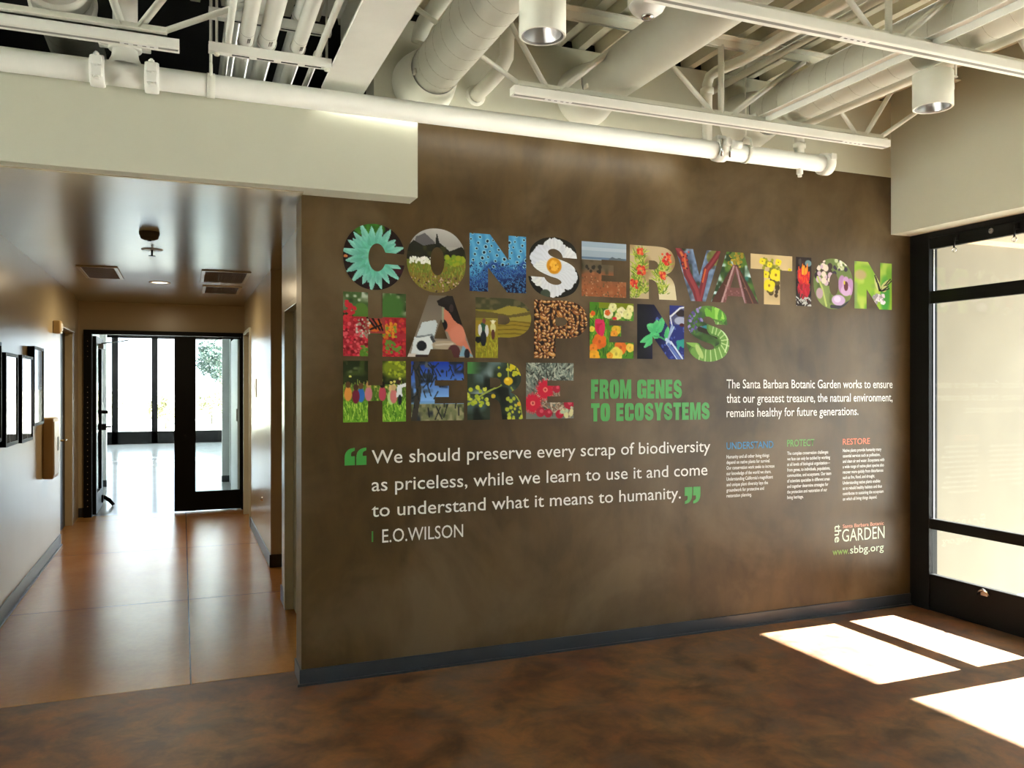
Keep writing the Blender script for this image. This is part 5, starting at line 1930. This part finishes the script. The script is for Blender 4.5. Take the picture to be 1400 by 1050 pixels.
heavy_line('FROM GENES', 2.249, 1.470, 0.116, 0.633, t)
heavy_line('TO ECOSYSTEMS', 2.249, 1.336, 0.108, 0.839, t)

t = thing('wall_statement', (3.9, 0, 1.35), 'white three-line statement at the right of the brown wall', 'lettering')
text_obj('text_line', 'The Santa Barbara Botanic Garden works to ensure', 3.216, 1.532, 'vinyl', 0.056, 1.400, 0.006, t)
text_obj('text_line', 'that our greatest treasure, the natural environment,', 3.216, 1.440, 'vinyl', 0.056, 1.400, 0.006, t)
text_obj('text_line', 'remains healthy for future generations.', 3.216, 1.348, 'vinyl', 0.056, 1.090, 0.006, t)

tag(text_obj('column_heading', 'UNDERSTAND', 3.216, 1.143, 'blue', 0.044, 0.368, 0.004), 'small blue heading UNDERSTAND over the left column', 'lettering')
tag(text_obj('column_heading', 'PROTECT', 3.697, 1.147, 'green2', 0.044, 0.226, 0.008), 'small green heading over the middle column', 'lettering')
tag(text_obj('column_heading', 'RESTORE', 4.168, 1.147, 'orange', 0.040, 0.241, 0.008), 'small orange heading over the right column', 'lettering')


def column(x, ztop, zbot, lines, lab):
    c = thing('text_column', (x, 0, zbot), lab, 'lettering', 'small white text columns')
    n = len(lines)
    pitch = (ztop - zbot) / (n - 1)
    for i, (tx, w) in enumerate(lines):
        text_obj('text_line', tx, x, ztop - 0.020 - i * pitch, 'vinyl', 0.0215, w, 0.012, c)


column(3.216, 1.105, 0.857, [('Humanity and all other living things', .335), ('depend on native plants for survival.', .342), ('Our conservation work seeks to increase', .378), ('our knowledge of the world we share.', .350), ('Understanding California\u2019s magnificent', .365), ('and unique plant diversity lays the', .325), ('groundwork for protective and', .293), ('restoration planning.', .196)], 'small white text column under the blue heading')
column(3.697, 1.112, 0.822, [('The complex conservation challenges', .345), ('we face can only be tackled by working', .360), ('at all levels of biological organization\u2014', .360), ('from genes, to individuals, populations,', .362), ('communities, and ecosystems. Our team', .370), ('of scientists specialize in different areas', .358), ('and together determine strategies for', .345), ('the protection and restoration of our', .335), ('living heritage.', .135)], 'small white text column under the green heading')
column(4.168, 1.117, 0.787, [('Native plants provide humanity many', .345), ('essential services such as pollination,', .335), ('and clean air and water. Ecosystems with', .372), ('a wide range of native plant species also', .368), ('recover more quickly from disturbances', .362), ('such as fire, flood, and drought.', .285), ('Understanding native plants enables', .335), ('us to rebuild healthy habitats and thus', .350), ('contributes to sustaining the ecosystem', .365), ('on which all living things depend.', .305)], 'small white text column under the orange heading')

lg = thing('garden_logo', (4.3, 0, 0.4), 'small mint and coral garden logo with web address low on the brown wall', 'logo')
text_obj('upright_word', 'the', 4.098, 0.606, 'mint', 0.056, 0.120, 0.010, lg, rot=-PI / 2)
text_obj('main_word', 'GARDEN', 4.162, 0.487, 'mint', 0.084, 0.380, 0.0, lg)
text_obj('small_words', 'Santa Barbara Botanic', 4.168, 0.580, 'peach', 0.024, 0.367, 0.008, lg)
text_obj('web_start', 'www.', 4.079, 0.402, 'lime', 0.046, 0.145, 0.008, lg)
text_obj('web_end', 'sbbg.org', 4.232, 0.402, 'mint', 0.050, 0.303, 0.004, lg)
